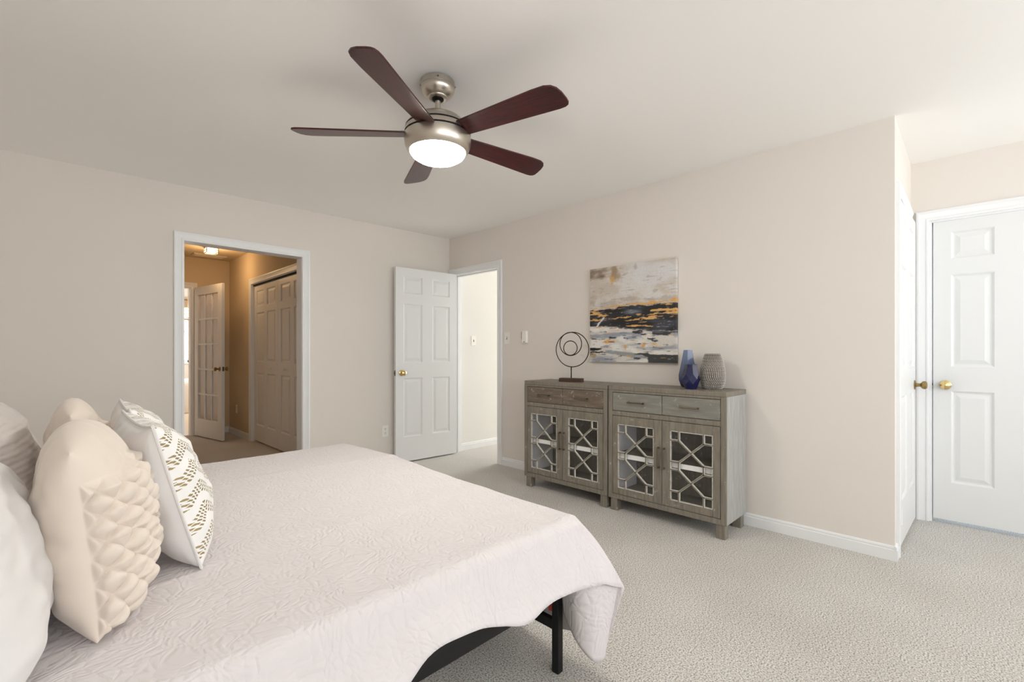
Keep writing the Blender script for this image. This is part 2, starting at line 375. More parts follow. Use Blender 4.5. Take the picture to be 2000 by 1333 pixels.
# bathroom
wall('wall_bathroom_back', 'far bathroom wall with the bright window', -3.3, .6, 7.2, 7.32, [(-2.05, -1.14, .93, 2.2)], 'x')
wall('wall_bathroom_right', 'right bathroom wall', -.6, -.5, 3.42, 7.2, [(5.35, 6.45, .85, 2.15)], 'y')
wall('wall_bathroom_left', 'left bathroom wall', -3.4, -3.3, 3.42, 7.2, [], 'y')
# hall
M['hallwall'] = mat('pale hall wall paint', (224, 223, 219), .85, spec=.25)
wall('wall_hall_left', 'pale hall wall with the light switch', .12, 4.1, -.05, .05, [], 'x', 2.44, 'hallwall')
wall('wall_hall_right', 'other hall wall', .12, 4.1, -1.25, -1.15, [], 'x', 2.44, 'hallwall')
wall('wall_hall_end', 'end wall of the hall', 4.0, 4.1, -1.15, -.05, [(-1.1, -.1, .6, 2.2)], 'y', 2.44, 'hallwall')

# ------------------------------------------------------------------ trim: casings, jambs, baseboards
CAS = [(0, 0), (0, .011), (.006, .013), (.014, .013), (.018, .010), (.046, .015), (.054, .019), (.064, .019), (.068, .016), (.068, 0)]
def casing(name, label, u0, u1, zt, f, sides='lr', prof=CAS, z0=0):
    """f(u, protrusion, z) -> world"""
    mb = MB(); rows = []
    for o, p in prof:
        pts = []
        pts += [(u0-o, p, z0), (u0-o, p, zt+o)] if 'l' in sides else [(u0, p, zt+o)]
        pts += [(u1+o, p, zt+o), (u1+o, p, z0)] if 'r' in sides else [(u1, p, zt+o)]
        rows.append([f(*q) for q in pts])
    n = len(rows[0])
    for a, b in zip(rows, rows[1:]):
        for k in range(n-1): mb.add([a[k], a[k+1], b[k+1], b[k]], [(0, 1, 2, 3)])
    return struct(mb.build(name, M['trim'], weld=True, smooth=25), label, 'trim')
def jamb(name, label, u0, u1, zt, f, d, t=.018, stop=True):
    mb = MB()
    def bx(a, b): mb.box(f(*a), f(*b))
    bx((u0, 0, 0), (u0+t, -d, zt)); bx((u1-t, 0, 0), (u1, -d, zt)); bx((u0+t, 0, zt-t), (u1-t, -d, zt))
    if stop:
        bx((u0+t, -d*.45, 0), (u0+t+.011, -d*.75, zt-t)); bx((u1-t-.011, -d*.45, 0), (u1-t, -d*.75, zt-t)); bx((u0+t, -d*.45, zt-t-.011), (u1-t, -d*.75, zt-t))
    return struct(mb.build(name, M['trim'], bevel=.002), label, 'trim')
fB = lambda u, p, z: (u, -p, z)                # wall Y=0 seen from the bedroom
fR = lambda u, p, z: (-p, u, z)                # wall X=0
fC = lambda u, p, z: (u, -3.965-p, z)          # return wall
fA = lambda u, p, z: (.94-p, u, z)             # alcove wall
casing('trim_1', 'white casing around the wide doorway in the back wall', DW[0]+.015, DW[1]-.015, 1.993, fB, prof=[(o*.95, p) for o, p in CAS])
jamb('trim_2', 'white jamb lining the wide doorway', DW[0], DW[1], 2.01, fB, .12, stop=False)
casing('trim_3', 'white casing around the hall doorway', HD[0]+.015, HD[1]-.015, 2.016, fR, prof=[(o, p) if o < .06 else (min(o, .066), p) for o, p in CAS])
jamb('trim_4', 'white jamb lining the hall doorway', HD[0], HD[1], 2.03, fR, .12)
casing('trim_5', 'white casing around the closet door on the return wall', .13+.004, .90-.004, 2.03, fC, sides='l')
jamb('trim_6', 'white jamb of the closet door on the return wall', .13, .90, 2.035, fC, .1)
casing('trim_7', 'white casing around the door at the right edge', -4.80+.004, -4.055-.004, 2.03, fA)
jamb('trim_8', 'white jamb of the door at the right edge', -4.80, -4.055, 2.035, fA, .12)
fD = lambda u, p, z: (-1.40-p, u, z)
casing('trim_9', 'beige lit casing around the bifold closet', .57, 2.29, 2.01, fD)
jamb('trim_10', 'jamb and header of the bifold closet', .56, 2.30, 2.02, fD, .12, stop=False)
fE = lambda u, p, z: (u, 3.3-p, z)
casing('trim_11', 'casing around the bathroom doorway', -2.61, -1.86, 2.02, fE)
jamb('trim_12', 'jamb of the bathroom doorway', -2.62, -1.85, 2.03, fE, .12, stop=False)
fI = lambda u, p, z: (u, .12+p, z)
casing('trim_13', 'dressing side casing of the wide doorway', DW[0]+.006, DW[1]-.006, 1.994, fI)
fJ = lambda u, p, z: (.12+p, u, z)

BASE = [(0, 0), (.014, 0), (.014, .058), (.009, .062), (.011, .068), (.009, .076), (.004, .080), (0, .080)]
def baseboard(name, label, runs):
    """runs: list of (f, a0, a1) with f(u, protrusion, z)"""
    mb = MB()
    for f, a0, a1 in runs:
        n = len(BASE); vs = [f(a0, p, z) for p, z in BASE]+[f(a1, p, z) for p, z in BASE]
        mb.add(vs, [(k, (k+1) % n, n+(k+1) % n, n+k) for k in range(n)]+[tuple(range(n)), tuple(range(n, 2*n))])
    return struct(mb.build(name, M['trim'], smooth=25), label, 'baseboard')
baseboard('baseboard_right', 'white baseboard under the long wall behind the cabinets', [(fR, -3.965, HD[0]-.05), (fC, -.014, .064)])
baseboard('baseboard_back', 'white baseboard along the back wall', [(fB, -4.05, DW[0]-.05), (fB, DW[1]+.05, 0)])
baseboard('baseboard_alcove', 'short white baseboard in the alcove', [(fA, -3.99, -3.965), (fA, -7.6, -4.865)])
baseboard('baseboard_left', 'white baseboard at the head of the bed', [(lambda u, p, z: (-4.05+p, u, z), -7.6, 0)])
baseboard('baseboard_window', 'white baseboard below the windows', [(lambda u, p, z: (u, -7.6+p, z), -4.05, .94)])
baseboard('baseboard_dressing', 'baseboard in the dressing area', [(fD, 2.36, 3.3), (fE, -1.79, -1.40), (fD, .12, .5)])
baseboard('baseboard_hall', 'white baseboard of the hall wall', [(lambda u, p, z: (u, -.05-p, z), .12, 4.0)])

# ------------------------------------------------------------------ windows (behind the viewpoint, in the bath and hall)
def window(name, label, u0, u1, z0, z1, f, cols=2, pane=None):
    mb = MB(); w = .05
    def bx(a, b): mb.box(f(*a), f(*b))
    bx((u0, 0, z0), (u0+w, -.08, z1)); bx((u1-w, 0, z0), (u1, -.08, z1)); bx((u0, 0, z0), (u1, -.08, z0+w)); bx((u0, 0, z1-w), (u1, -.08, z1))
    zm = (z0+z1)/2; bx((u0+w, -.02, zm-.02), (u1-w, -.06, zm+.02))
    for c in range(1, cols):
        u = u0+(u1-u0)*c/cols; bx((u-.025, -.02, z0+w), (u+.025, -.06, z1-w))
    o = struct(mb.build(name, M['trim'], bevel=.003), label, 'window')
    sb = MB(); sb.box(f(u0-.04, .03, z0-.03), f(u1+.04, 0, z0)); sb.build('window_sill', M['trim'], o, bevel=.004)
    if pane: MB().box(f(u0+w, -.05, z0+w), f(u1-w, -.055, z1-w)).build('pane', M[pane], o)
    return o
fW = lambda u, p, z: (u, -7.6+p, z)
window('window_1', 'left of the two wide bedroom windows behind the viewpoint', -3.4, -1.5, .65, 2.15, lambda u, p, z: (u, -7.66+p, z))
window('window_2', 'right of the two wide bedroom windows behind the viewpoint', -.85, .75, .65, 2.15, lambda u, p, z: (u, -7.66+p, z))
window('window_3', 'bedroom window in the wall at the head of the bed, behind the viewpoint', -7.05, -5.55, .7, 2.1, lambda u, p, z: (-4.11+p, u, z))
window('window_4', 'bright frosted bathroom window seen through the doorways', -2.05, -1.14, .93, 2.2, lambda u, p, z: (u, 7.2-p, z), 1, 'glow')

# ------------------------------------------------------------------ doors
def ring_face(mb, w, h, rects, y, sgn, rings):
    """front (sgn -1) or back (+1) face at y of a slab 0..w x 0..h with moulded panels"""
    xs = sorted({0, w, *[r[0] for r in rects], *[r[1] for r in rects]}); zs = sorted({0, h, *[r[2] for r in rects], *[r[3] for r in rects]})
    for a, b in zip(xs, xs[1:]):
        for c, d in zip(zs, zs[1:]):
            if any(r[0] <= a+1e-6 and b <= r[1]+1e-6 and r[2] <= c+1e-6 and d <= r[3]+1e-6 for r in rects): continue
            mb.add([(a, y, c), (b, y, c), (b, y, d), (a, y, d)], [(0, 1, 2, 3)])
    for r in rects:
        prev = None
        for off, dep in rings:
            q = [(r[0]+off, y-sgn*dep, r[2]+off), (r[1]-off, y-sgn*dep, r[2]+off), (r[1]-off, y-sgn*dep, r[3]-off), (r[0]+off, y-sgn*dep, r[3]-off)]
            if prev:
                for k in range(4): mb.add([prev[k], prev[(k+1) % 4], q[(k+1) % 4], q[k]], [(0, 1, 2, 3)])
            prev = q
        mb.add(prev, [(0, 1, 2, 3)])
RINGS = [(0, 0), (.004, .003), (.012, .010), (.020, .010), (.044, .003)]
def panel_slab(w, h, rects, t=.035):
    mb = MB(); ring_face(mb, w, h, rects, 0, -1, RINGS); ring_face(mb, w, h, rects, t, 1, RINGS)
    mb.add([(0, 0, 0), (w, 0, 0), (w, t, 0), (0, t, 0)], [(0, 1, 2, 3)]); mb.add([(0, 0, h), (w, 0, h), (w, t, h), (0, t, h)], [(0, 1, 2, 3)])
    mb.add([(0, 0, 0), (0, t, 0), (0, t, h), (0, 0, h)], [(0, 1, 2, 3)]); mb.add([(w, 0, 0), (w, t, 0), (w, t, h), (w, 0, h)], [(0, 1, 2, 3)])
    return mb
def six(w, h):
    c = [(.088, w/2-.062), (w/2+.062, w-.088)]
    return [(a, b, z0, z1) for a, b in c for z0, z1 in ((.25, .86), (1.02, 1.63), (1.735, h-.085))]
KNOB = [(.031, 0), (.031, .004), (.026, .008), (.013, .010), (.011, .028), (.014, .033), (.024, .040), (.0275, .050), (.026, .058), (.018, .064), (0, .066)]
def knob(par, x, y, z, sgn, m, rosette=True):
    k = MB(); k.lathe([(r, -h*1 if sgn < 0 else h) for r, h in KNOB], 28, (x, y, z), 'y')
    return k.build('door_handle', m, par)
def latch(par, x, t, z, sx):
    mb = MB(); mb.box((x, t*.18, z-.028), (x+sx*.002, t*.82, z+.028)); mb.box((x, t*.35, z-.009), (x+sx*.010, t*.65, z+.009))
    return lab(mb.build('latch_plate', M['steel'], par), 'dull metal latch plate in the door edge')
# hall door, swung open flat against the back wall (front = corridor side faces the bedroom)
LW = .745
d = panel_slab(LW, 2.0, six(LW, 2.0)).build('door_1', M['door'], smooth=0, weld=True)
struct(d, 'white six panel door swung open beside the hall doorway', 'door')
d.matrix_world = Matrix.Translation((-.016, -.118, .014)) @ Matrix.Rotation(math.radians(176.5), 4, 'Z') @ Matrix.Translation((0, -.0, 0))
d['front'] = 0
del d['front']
knob(d, LW-.065, .035, .915, 1, M['brass']); latch(d, LW, .035, .915, 1)
for z in (.2, 1.0, 1.78): MB().lathe([(.006, -.045), (.006, .045)], 10, (-.004, -.004, z)).build('hinge', M['steel'], d)
# door on the alcove wall at the right edge: hinge at its far side, knob near the corner
W3 = .70
d = panel_slab(W3, 2.0, six(W3, 2.0)).build('door_2', M['door'], smooth=0, weld=True)
struct(d, 'closed white six panel door cut by the right edge of the view', 'door')
d.matrix_world = Matrix.Translation((.951, -4.079, .026)) @ Matrix.Rotation(-PI/2, 4, 'Z')
knob(d, .06, 0, .898, -1, M['brass']); latch(d, 0, .035, .9, -1)
# closet door on the return wall, hinges toward the corner, slightly ajar
W2 = .735
d = panel_slab(W2, 2.0, six(W2, 2.0)).build('door_3', M['door'], smooth=0, weld=True)
struct(d, 'white closet door on the return wall, seen edge on and slightly ajar', 'door')
d.matrix_world = Matrix.Translation((.152, -3.972, .024)) @ Matrix.Rotation(math.radians(-1.6), 4, 'Z')
knob(d, W2-.06, 0, .90, -1, M['agedbrass'])
for z in (.18, 1.02, 1.83):
    hb = MB(); hb.lathe([(.006, -.045), (.006, .045)], 10, (-.004, -.008, z)); hb.lathe([(.004, .045), (.004, .052)], 8, (-.004, -.008, z)); hb.box((0, -.003, z-.045), (.03, .001, z+.045))
    hb.build('hinge', M['trim'], d)
# bifold closet: two pairs of narrow leaves
BF = lambda o: [(o, o+.285, .2, .86), (o, o+.285, 1.0, 1.62), (o, o+.285, 1.70, 1.90)]
for k, (y, lb) in enumerate(((2.285, 'farther pair of white bifold closet leaves, lit warm'), (1.43, 'nearer pair of white bifold closet leaves, lit warm'))):
    d = thing('door_%d' % (4+k), lb, 'door', (-1.372, y, .02), -PI/2, None, 'structure')
    for q in range(2):
        lf = panel_slab(.424, 1.97, BF(.088 if q == 0 else .05), .03).build('door_leaf', M['door'], d, smooth=0, weld=True, loc=(q*.426, 0, 0))
        if (k == 0 and q == 1) or (k == 1 and q == 0):
            kb = MB(); kb.lathe([(.012, 0), (.008, -.006), (.007, -.014), (.015, -.020), (.017, -.026), (.012, -.031), (0, -.032)], 18, (.19 if k == 0 else .23, 0, .93), 'y'); kb.build('knob', M['plastic'], lf)
bt = MB(); bt.box((-1.385, .58, 1.985), (-1.34, 2.28, 2.004)); o = bt.build('trim_14', M['gap']); struct(o, 'dark track above the bifold closet doors', 'trim')
# glazed french door of the bathroom, opened into the dressing area
WF = .77
fd = MB(); sx0, sx1, gz0, gz1 = .10, WF-.11, .235, 1.89; hF = 2.0; t = .035
fd.box((0, 0, 0), (sx0, t, hF)); fd.box((sx1, 0, 0), (WF, t, hF)); fd.box((sx0, 0, 0), (sx1, t, gz0)); fd.box((sx0, 0, gz1), (sx1, t, hF))
d = fd.build('door_6', M['door'], smooth=0, bevel=.003)
struct(d, 'white fifteen pane french door standing open in front of the bathroom', 'door')
mu = MB()
for c in (1, 2): x = sx0+(sx1-sx0)*c/3; mu.box((x-.011, .006, gz0), (x+.011, t-.006, gz1))
for c in range(1, 5): z = gz0+(gz1-gz0)*c/5; mu.box((sx0, .005, z-.011), (sx1, t-.005, z+.011))
mu.build('muntin', M['door'], d, bevel=.003)
for c in range(3):
    for r in range(5):
        a = sx0+(sx1-sx0)*c/3+.011; b = sx0+(sx1-sx0)*(c+1)/3-.011; z0 = gz0+(gz1-gz0)*r/5+.011; z1 = gz0+(gz1-gz0)*(r+1)/5-.011
        box((a, .015, z0), (b, .020, z1)).build('pane', M['glass'], d)
knob(d, WF-.06, 0, .91, -1, M['agedbrass']); knob(d, WF-.06, t, .91, 1, M['agedbrass']); latch(d, WF, t, .91, 1)
ang = math.atan2(2.47-3.23, -1.69+1.835)
d.matrix_world = Matrix.Translation((-1.835, 3.235, .018)) @ Matrix.Rotation(ang, 4, 'Z')

# ------------------------------------------------------------------ wall plates and small wall things
def plate_switch(label, loc, rotz):
    t = thing('light_switch', label, 'switch', loc, rotz)
    box((-.036, -.005, -.058), (.036, 0, .058)).build('cover_plate', M['plastic'], t, bevel=.003)
    mb = MB(); mb.box((-.006, -.0065, -.013), (.006, -.005, .013)); mb.build('slot', M['slot'], t)
    mb = MB(); mb.box((-.004, -.016, -.002), (.004, -.006, .008)); mb.build('toggle', M['plastic'], t, bevel=.001)
    for z in (-.03, .03): MB().lathe([(.003, -.0052), (.003, -.0064), (0, -.0066)], 8, (0, 0, z), 'y').build('screw', M['plastic'], t)
    return t
plate_switch('beige light switch on the wall between the hall doorway and the thermostat', (0, -.945, 1.283), -PI/2)
plate_switch('white light switch on the bright hall wall seen through the doorway', (.322, -.05, 1.278), 0)
def outlet(label, loc, rotz, col='plastic'):
    t = thing('wall_outlet', label, 'outlet', loc, rotz)
    box((-.036, -.005, -.058), (.036, 0, .058)).build('cover_plate', M[col], t, bevel=.003)
    for z in (-.02, .02):
        f = MB(); f.lathe([(.016, -.005), (.016, -.0068), (0, -.0068)], 20, (0, 0, z), 'y'); s_ = f.build('socket', M[col], t)
        q = MB(); q.box((-.0075, -.0076, z), (-.0045, -.0066, z+.009)); q.box((.0045, -.0076, z), (.0075, -.0066, z+.009)); q.lathe([(.003, -.0066), (.003, -.0076), (0, -.0077)], 8, (0, 0, z-.007), 'y')
        q.build('slots', M['slot'], s_)
    return t
outlet('ivory duplex outlet on the back wall beside the open hall door', (-.822, 0, .335), 0)
outlet('beige outlet on the dressing area wall left of the bifold closet', (-1.40, 2.95, .36), -PI/2)
# thermostat / alarm keypad
t = thing('thermostat', 'white wall thermostat with a row of dark vents beside the light switch', 'thermostat', (0, -1.20, 1.29), -PI/2)
mb = MB(); mb.prism([(-.035, 0), (-.035, -.012), (-.026, -.030), (.030, -.030), (.035, -.024), (.035, 0)], -.06, .06); mb.build('housing', M['plastic'], t, bevel=.006)
mb = MB()
for k in range(6): mb.box((-.0365+.0, -.024, .043-.012*k), (-.0285, -.010, .049-.012*k))
lab(mb.build('vent', M['slot'], t), 'row of dark vent slots')
mb = MB(); mb.box((.0, -.0315, -.052), (.012, -.0295, -.044)); mb.build('button', M['slot'], t)

# ------------------------------------------------------------------ painting
def smooth(a, b, x):
    x = max(0, min(1, (x-a)/(b-a))); return x*x*(3-2*x)
def mixc(a, b, k): return tuple(p+(q-p)*k for p, q in zip(a, b))
def nz(x, y, s=0): return noise.noise(Vector((x, y, s)))
def fbm(x, y, s=0): return nz(x, y, s)+.5*nz(2*x, 2*y, s+3)+.25*nz(4*x, 4*y, s+7)+.12*nz(9*x, 9*y, s+11)
def paint(u, v):
    """u 0..1 left to right, v 0..1 bottom to top"""
    c = mixc((196, 186, 174), (212, 208, 204), smooth(-.4, .5, fbm(u*3, v*5, 1)))
    c = mixc(c, (214, 214, 216), .8*smooth(.1, .5, fbm(u*2.2+4, v*3, 2)+.9*math.exp(-((u-.72)/.22)**2-((v-.86)/.08)**2)))
    c = mixc(c, (118, 98, 80), .95*smooth(.25, 1.0, math.exp(-((u-.08)/.2)**2-((v-.95)/.09)**2)+.6*fbm(u*5, v*11, 5)))
    c = mixc(c, (150, 122, 92), .75*smooth(.3, 1.0, math.exp(-((u-.33)/.09)**2-((v-.92)/.1)**2)+.6*fbm(u*12, v*7, 6)))
    c = mixc(c, (206, 160, 96), .8*smooth(.35, .9, math.exp(-((u-.28)/.05)**2-((v-.85)/.05)**2)+.55*fbm(u*22, v*16, 8)))
    c = mixc(c, (168, 158, 150), .6*smooth(.2, .5, fbm(u*6, v*8, 9)-.4+.8*math.exp(-((v-.63)/.05)**2)))
    dv = v+.020*fbm(u*4, v*10, 12)+.012*fbm(u*14, v*40, 13)+.03*(.5-u)
    # golden horizon line
    c = mixc(c, (212, 164, 98), smooth(.3, .6, math.exp(-((dv-.583)/.016)**2)*(.6+1.1*fbm(u*5, v*40, 15))))
    # dark band
    bandtop, bandbot = .565, .34+.05*math.sin(u*4+1.2)
    if True:
        k = smooth(bandtop+.004, bandtop-.006, dv)*smooth(bandbot-.012, bandbot+.012, dv)
        dk = mixc((26, 26, 28), (58, 60, 70), smooth(-.2, .6, fbm(u*3, v*12, 20)))
        dk = mixc(dk, (112, 120, 136), .9*smooth(.35, .9, math.exp(-((u-.52)/.14)**2-((v-.51)/.035)**2)+.3*fbm(u*5, v*22, 21)))
        gold = smooth(.10, .22, fbm(u*5, v*34, 23)-.42+.6*math.exp(-((v-.50)/.05)**2)*(smooth(.62, .9, u)+.75*smooth(.42, .1, u)))
        gold = max(gold, smooth(.3, .5, math.exp(-((dv-(.40+.06*u))/.012)**2)*(.5+fbm(u*5, v*20, 24))*smooth(.3, .7, u)*1.3))
        gold = max(gold, smooth(.3, .5, math.exp(-((dv-.468)/.007)**2)*(.6+fbm(u*6, v*16, 27))))
        dk = mixc(dk, (214, 166, 98), gold)
        wl = smooth(.3, .5, math.exp(-((dv-(.38+.10*smooth(.05, .2, u)))/.014)**2)*smooth(.24, .12, u)*1.2)
        dk = mixc(dk, (208, 206, 202), wl)
        c = mixc(c, dk, k)
    # lower field
    if dv < bandbot+.02:
        lo = mixc((206, 200, 192), (150, 154, 164), smooth(.0, .5, fbm(u*3, v*16, 30)+.5*math.exp(-((v-.27)/.03)**2)))
        lo = mixc(lo, (222, 220, 216), smooth(-.15, .35, fbm(u*4+2, v*9, 31)))
        lo = mixc(lo, (214, 166, 100), smooth(.4, .75, .25*fbm(u*30, v*30, 41)+math.exp(-((u-.24)/.09)**2-((v-.215)/.028)**2)+.9*math.exp(-((u-.66)/.035)**2-((v-.175)/.035)**2)+.6*math.exp(-((u-.44)/.05)**2-((v-.15)/.05)**2)+.35*fbm(u*9, v*20, 33)))
        lo = mixc(lo, (52, 52, 58), smooth(.45, .6, fbm(u*6, v*26, 34)+.9*math.exp(-((u-.04)/.07)**2-((v-.215)/.012)**2)+.85*math.exp(-((u-.82)/.2)**2-((v-.29)/.03)**2)))
        lo = mixc(lo, (30, 31, 32), smooth(.45, .6, math.exp(-((u-.05)/.11)**2-((v-.135)/.018)**2)+.35*fbm(u*9, v*26, 35)))
        lo = mixc(lo, (130, 138, 144), .8*smooth(.3, .6, math.exp(-((v-.09+.12*(u-.4))/.022)**2)*smooth(.1, .3, u)*smooth(.95, .7, u)+.3*fbm(u*5, v*20, 36)))
        lo = mixc(lo, (58, 60, 60), smooth(.42, .6, smooth(.62, .8, u)*smooth(.10, .06, v)+.30*fbm(u*12, v*18, 37)+.8*math.exp(-((u-.62)/.1)**2-((v-.085)/.02)**2)))
        lo = mixc(lo, (150, 130, 80), .7*smooth(.3, .6, math.exp(-((u-.04)/.05)**2-((v-.07)/.03)**2)))
        c = mixc(c, lo, smooth(bandbot+.012, bandbot-.012, dv))
    sc_ = fbm(u*9, v*62, 50)
    if v < .6:
        c = mixc(c, (214, 212, 208), .5*smooth(.45, .7, sc_)); c = mixc(c, (34, 34, 38), .5*smooth(.45, .7, fbm(u*8+5, v*55, 52)))
        c = mixc(c, (210, 164, 100), .75*smooth(.5, .62, fbm(u*7+9, v*48, 54)))
    else:
        c = mixc(c, (150, 138, 126), .4*smooth(.4, .6, sc_))
    g = .985+.03*nz(u*60, v*60, 40)
    return tuple(max(0, min(255, x*g)) for x in c)
pm = bpy.data.materials.new('abstract brush painting'); pm.use_nodes = True
pb = pm.node_tree.nodes['Principled BSDF']; at = pm.node_tree.nodes.new('ShaderNodeVertexColor'); at.layer_name = 'paint'
pm.node_tree.links.new(at.outputs[0], pb.inputs['Base Color']); pb.inputs['Roughness'].default_value = .55
t = thing('canvas_painting', 'square abstract canvas of black, grey and gold bands hung above the cabinets', 'painting', (0, -1.975, 1.063), -PI/2)
PW, PH, PT, NP = .755, .775, .036, 210
mb = MB(); mb.grid(lambda i, j: (PW*i/NP, -PT, PH*j/NP), NP, NP)
E1 = 8
mb.grid(lambda i, j: (PW, -PT+PT*.94*i/E1, PH*j/NP), E1, NP); mb.grid(lambda i, j: (0, -PT*.06-PT*.94*i/E1, PH*j/NP), E1, NP)
mb.grid(lambda i, j: (PW*j/NP, -PT+PT*.94*i/E1, PH), E1, NP); mb.grid(lambda i, j: (PW*j/NP, -PT+PT*.94*i/E1, 0), E1, NP)
cv = mb.build('canvas', pm, t, smooth=0, weld=True)
ca = cv.data.color_attributes.new('paint', 'FLOAT_COLOR', 'POINT')
for i, vt in enumerate(cv.data.vertices):
    u = vt.co.x/PW; v = vt.co.z/PH
    if vt.co.y > -PT+.001 and vt.co.x > PW-1e-4: u = 1-(vt.co.y+PT)*.6
    ca.data[i].color = (*lin(paint(u, v)), 1)
box((.02, -.03, .02), (PW-.02, -.003, PH-.02)).build('stretcher', M['bookwood'], t)

# ------------------------------------------------------------------ cabinets
def lattice(mb, x0, x1, z0, z1, y0, y1):
    w_, h_ = x1-x0, z1-z0; a = .058; b = .062; c = .026; bw = .0135
    def P(u, v): return (x0+u, (y0+y1)/2, z0+v)
    cx, mz = w_/2, h_/2
    segs = []
    for s in (0, 1):
        fx = (lambda u: u) if s == 0 else (lambda u: w_-u)
        segs += [((fx(a), h_), (fx(a), h_-b)), ((fx(0), h_-b), (fx(a), h_-b)), ((fx(a), 0), (fx(a), b)), ((fx(0), b), (fx(a), b)),
                 ((fx(0), mz+c), (fx(a), mz+c)), ((fx(0), mz-c), (fx(a), mz-c)), ((fx(a), mz-c), (fx(a), mz+c)),
                 ((fx(a), h_-b), (fx(w_-a), mz+c)), ((fx(a), b), (fx(w_-a), mz-c))]
    for p, q in segs:
        p3, q3 = Vector(P(*p)), Vector(P(*q)); d_ = (q3-p3).normalized(); ext = d_*bw*.35
        p3 -= ext; q3 += ext; n = Vector((-d_.z, 0, d_.x))
        o = len(mb.v)
        front = y0; back = y1
        for e in (p3, q3):
            for off, yy in ((-bw/2, back), (-bw/2, front+.004), (-bw*.30, front), (bw*.30, front), (bw/2, front+.004), (bw/2, back)):
                r = e+n*off; mb.v.append((r.x, yy, r.z))
        for k in range(5):
            mb.f.append((o+k, o+k+1, o+6+k+1, o+6+k)); mb.mi.append(0 if k == 2 else 1)
        mb.f.append(tuple(o+k for k in range(6))); mb.mi.append(1); mb.f.append(tuple(o+11-k for k in range(6))); mb.mi.append(1)
def pull(par, p, q, so=.022):
    mb = MB(); p = Vector(p); q = Vector(q); d_ = (q-p).normalized(); out = Vector((0, -so, 0))
    mb.tube([p+out-d_*.004, p+out, q+out, q+out+d_*.004], .0052, 10)
    for e in (p, q):
        mb.tube([e, e+out*.6, e+out], .0055, 10); mb.lathe([(.0075, 0), (.0075, -.003), (.005, -.005)], 12, tuple(e), 'y')
    return lab(mb.build('handle', M['handle'], par), 'antique metal bar pull')
def cabinet(label, loc, drawer_m, W=.828):
    t = thing('glass_door_cabinet', label, 'cabinet', loc, -PI/2, 'glass door cabinets')
    D, Z0, Z1 = .345, .09, .90; fw = .034
    # carcass: top, sides, bottom, back
    box((0, 0, Z1-.03), (W, D, Z1)).build('top_panel', M['taupe'], t, bevel=.003)
    for x in (0, W-fw): box((x, .012, Z0), (x+fw, D, Z1-.03)).build('side_panel', M['litsidewood'], t, bevel=.002)
    fr = MB(); fr.box((0, -.002, Z0), (fw, .012, Z1-.0305)); fr.box((W-fw, -.002, Z0), (W, .012, Z1-.0305)); fr.box((fw, -.002, Z1-.045), (W-fw, .012, Z1-.0305))
    fr.box((fw, -.002, .690), (W-fw, .02, .722)); fr.box((fw, -.002, Z0), (W-fw, .02, .125))
    fr.build('face_frame', M['taupe'], t, bevel=.002)
    ins = MB(); ins.box((fw, .02, .105), (W-fw, D-.012, .125)); ins.build('bottom_panel', M['taupe'], t)
    box((fw, D-.012, .105), (W-fw, D, Z1-.03)).build('back_panel', M['taupe'], t)
    for x in (fw, W-fw-.004): box((x, .03, .125), (x+.004, D-.012, .70)).build('lining', M['white'], t)
    sh = box((fw+.004, .030, .395), (W-fw-.004, D-.012, .411)).build('shelf', M['taupe'], t)
    box((fw+.004, .022, .383), (W-fw-.004, .030, .415)).build('shelf_edge', M['shelfedge'], sh)
    box((fw, .03, .70), (W-fw, D-.012, .71)).build('divider', M['taupe'], t)
    mid = W/2
    for a, b in ((fw+.003, mid-.0015), (mid+.0015, W-fw-.003)):
        dr = box((a, -.003, .725), (b, .3, Z1-.048)).build('drawer', drawer_m, t, bevel=.003)
        cx = (a+b)/2; pull(dr, (cx-.055, -.003, .79), (cx+.055, -.003, .79))
    for k, (a, b) in enumerate(((fw+.003, mid-.0015), (mid+.0015, W-fw-.003))):
        z0, z1 = .128, .687; ol, orr = (.043, .057) if k == 0 else (.057, .043)
        x0, x1, g0, g1 = a+ol, b-orr, z0+.045, z1-.058
        db = MB()
        db.box((a, -.004, z0), (x0, .016, z1)); db.box((x1, -.004, z0), (b, .016, z1)); db.box((x0, -.004, z0), (x1, .016, g0)); db.box((x0, -.004, g1), (x1, .016, z1))
        dd = db.build('door', M['taupe'], t, bevel=.0025)
        lt = MB(); lattice(lt, x0, x1, g0, g1, -.004, .010)
        # worn routed edge round the opening
        e = .005
        lt.box((x0, -.0035, g0), (x0+e, .012, g1), 1); lt.box((x1-e, -.0035, g0), (x1, .012, g1), 1); lt.box((x0, -.0035, g0), (x1, .012, g0+e), 1); lt.box((x0, -.0035, g1-e), (x1, .012, g1), 1)
        lab(lt.build('lattice', [M['taupe'], M['worn']], dd), 'fretwork of crossed bars with pale worn edges')
        box((x0-.004, .0125, g0-.004), (x1+.004, .0155, g1+.004)).build('pane', M['glass'], dd)
        hx = b-.018 if k == 0 else a+.018
        pull(dd, (hx, -.004, .375), (hx, -.004, .505), .026)
        hz = MB(); hx2 = a+.004 if k == 0 else b-.004
    for x in (.012, W-.067):
        for y in (.010, D-.065): box((x, y, 0), (x+.055, y+.055, Z0)).build('leg', M['taupe'], t, bevel=.003)
    # slotted hinge in the left door
    hg = MB(); hg.bar((fw+.02, .035, .63), (fw+.07, .10, .645), .006, .012); hg.build('hinge', M['black'], t)
    return t
CX = -.385
cabinet('grey distressed glass door cabinet beside the hall doorway, with browner drawer fronts', (CX, -1.545, 0), M['brownwood'])
cabinet('grey distressed glass door cabinet under the vases, with sage grey drawer fronts', (CX, -2.384, 0), M['sagewood'], .83)

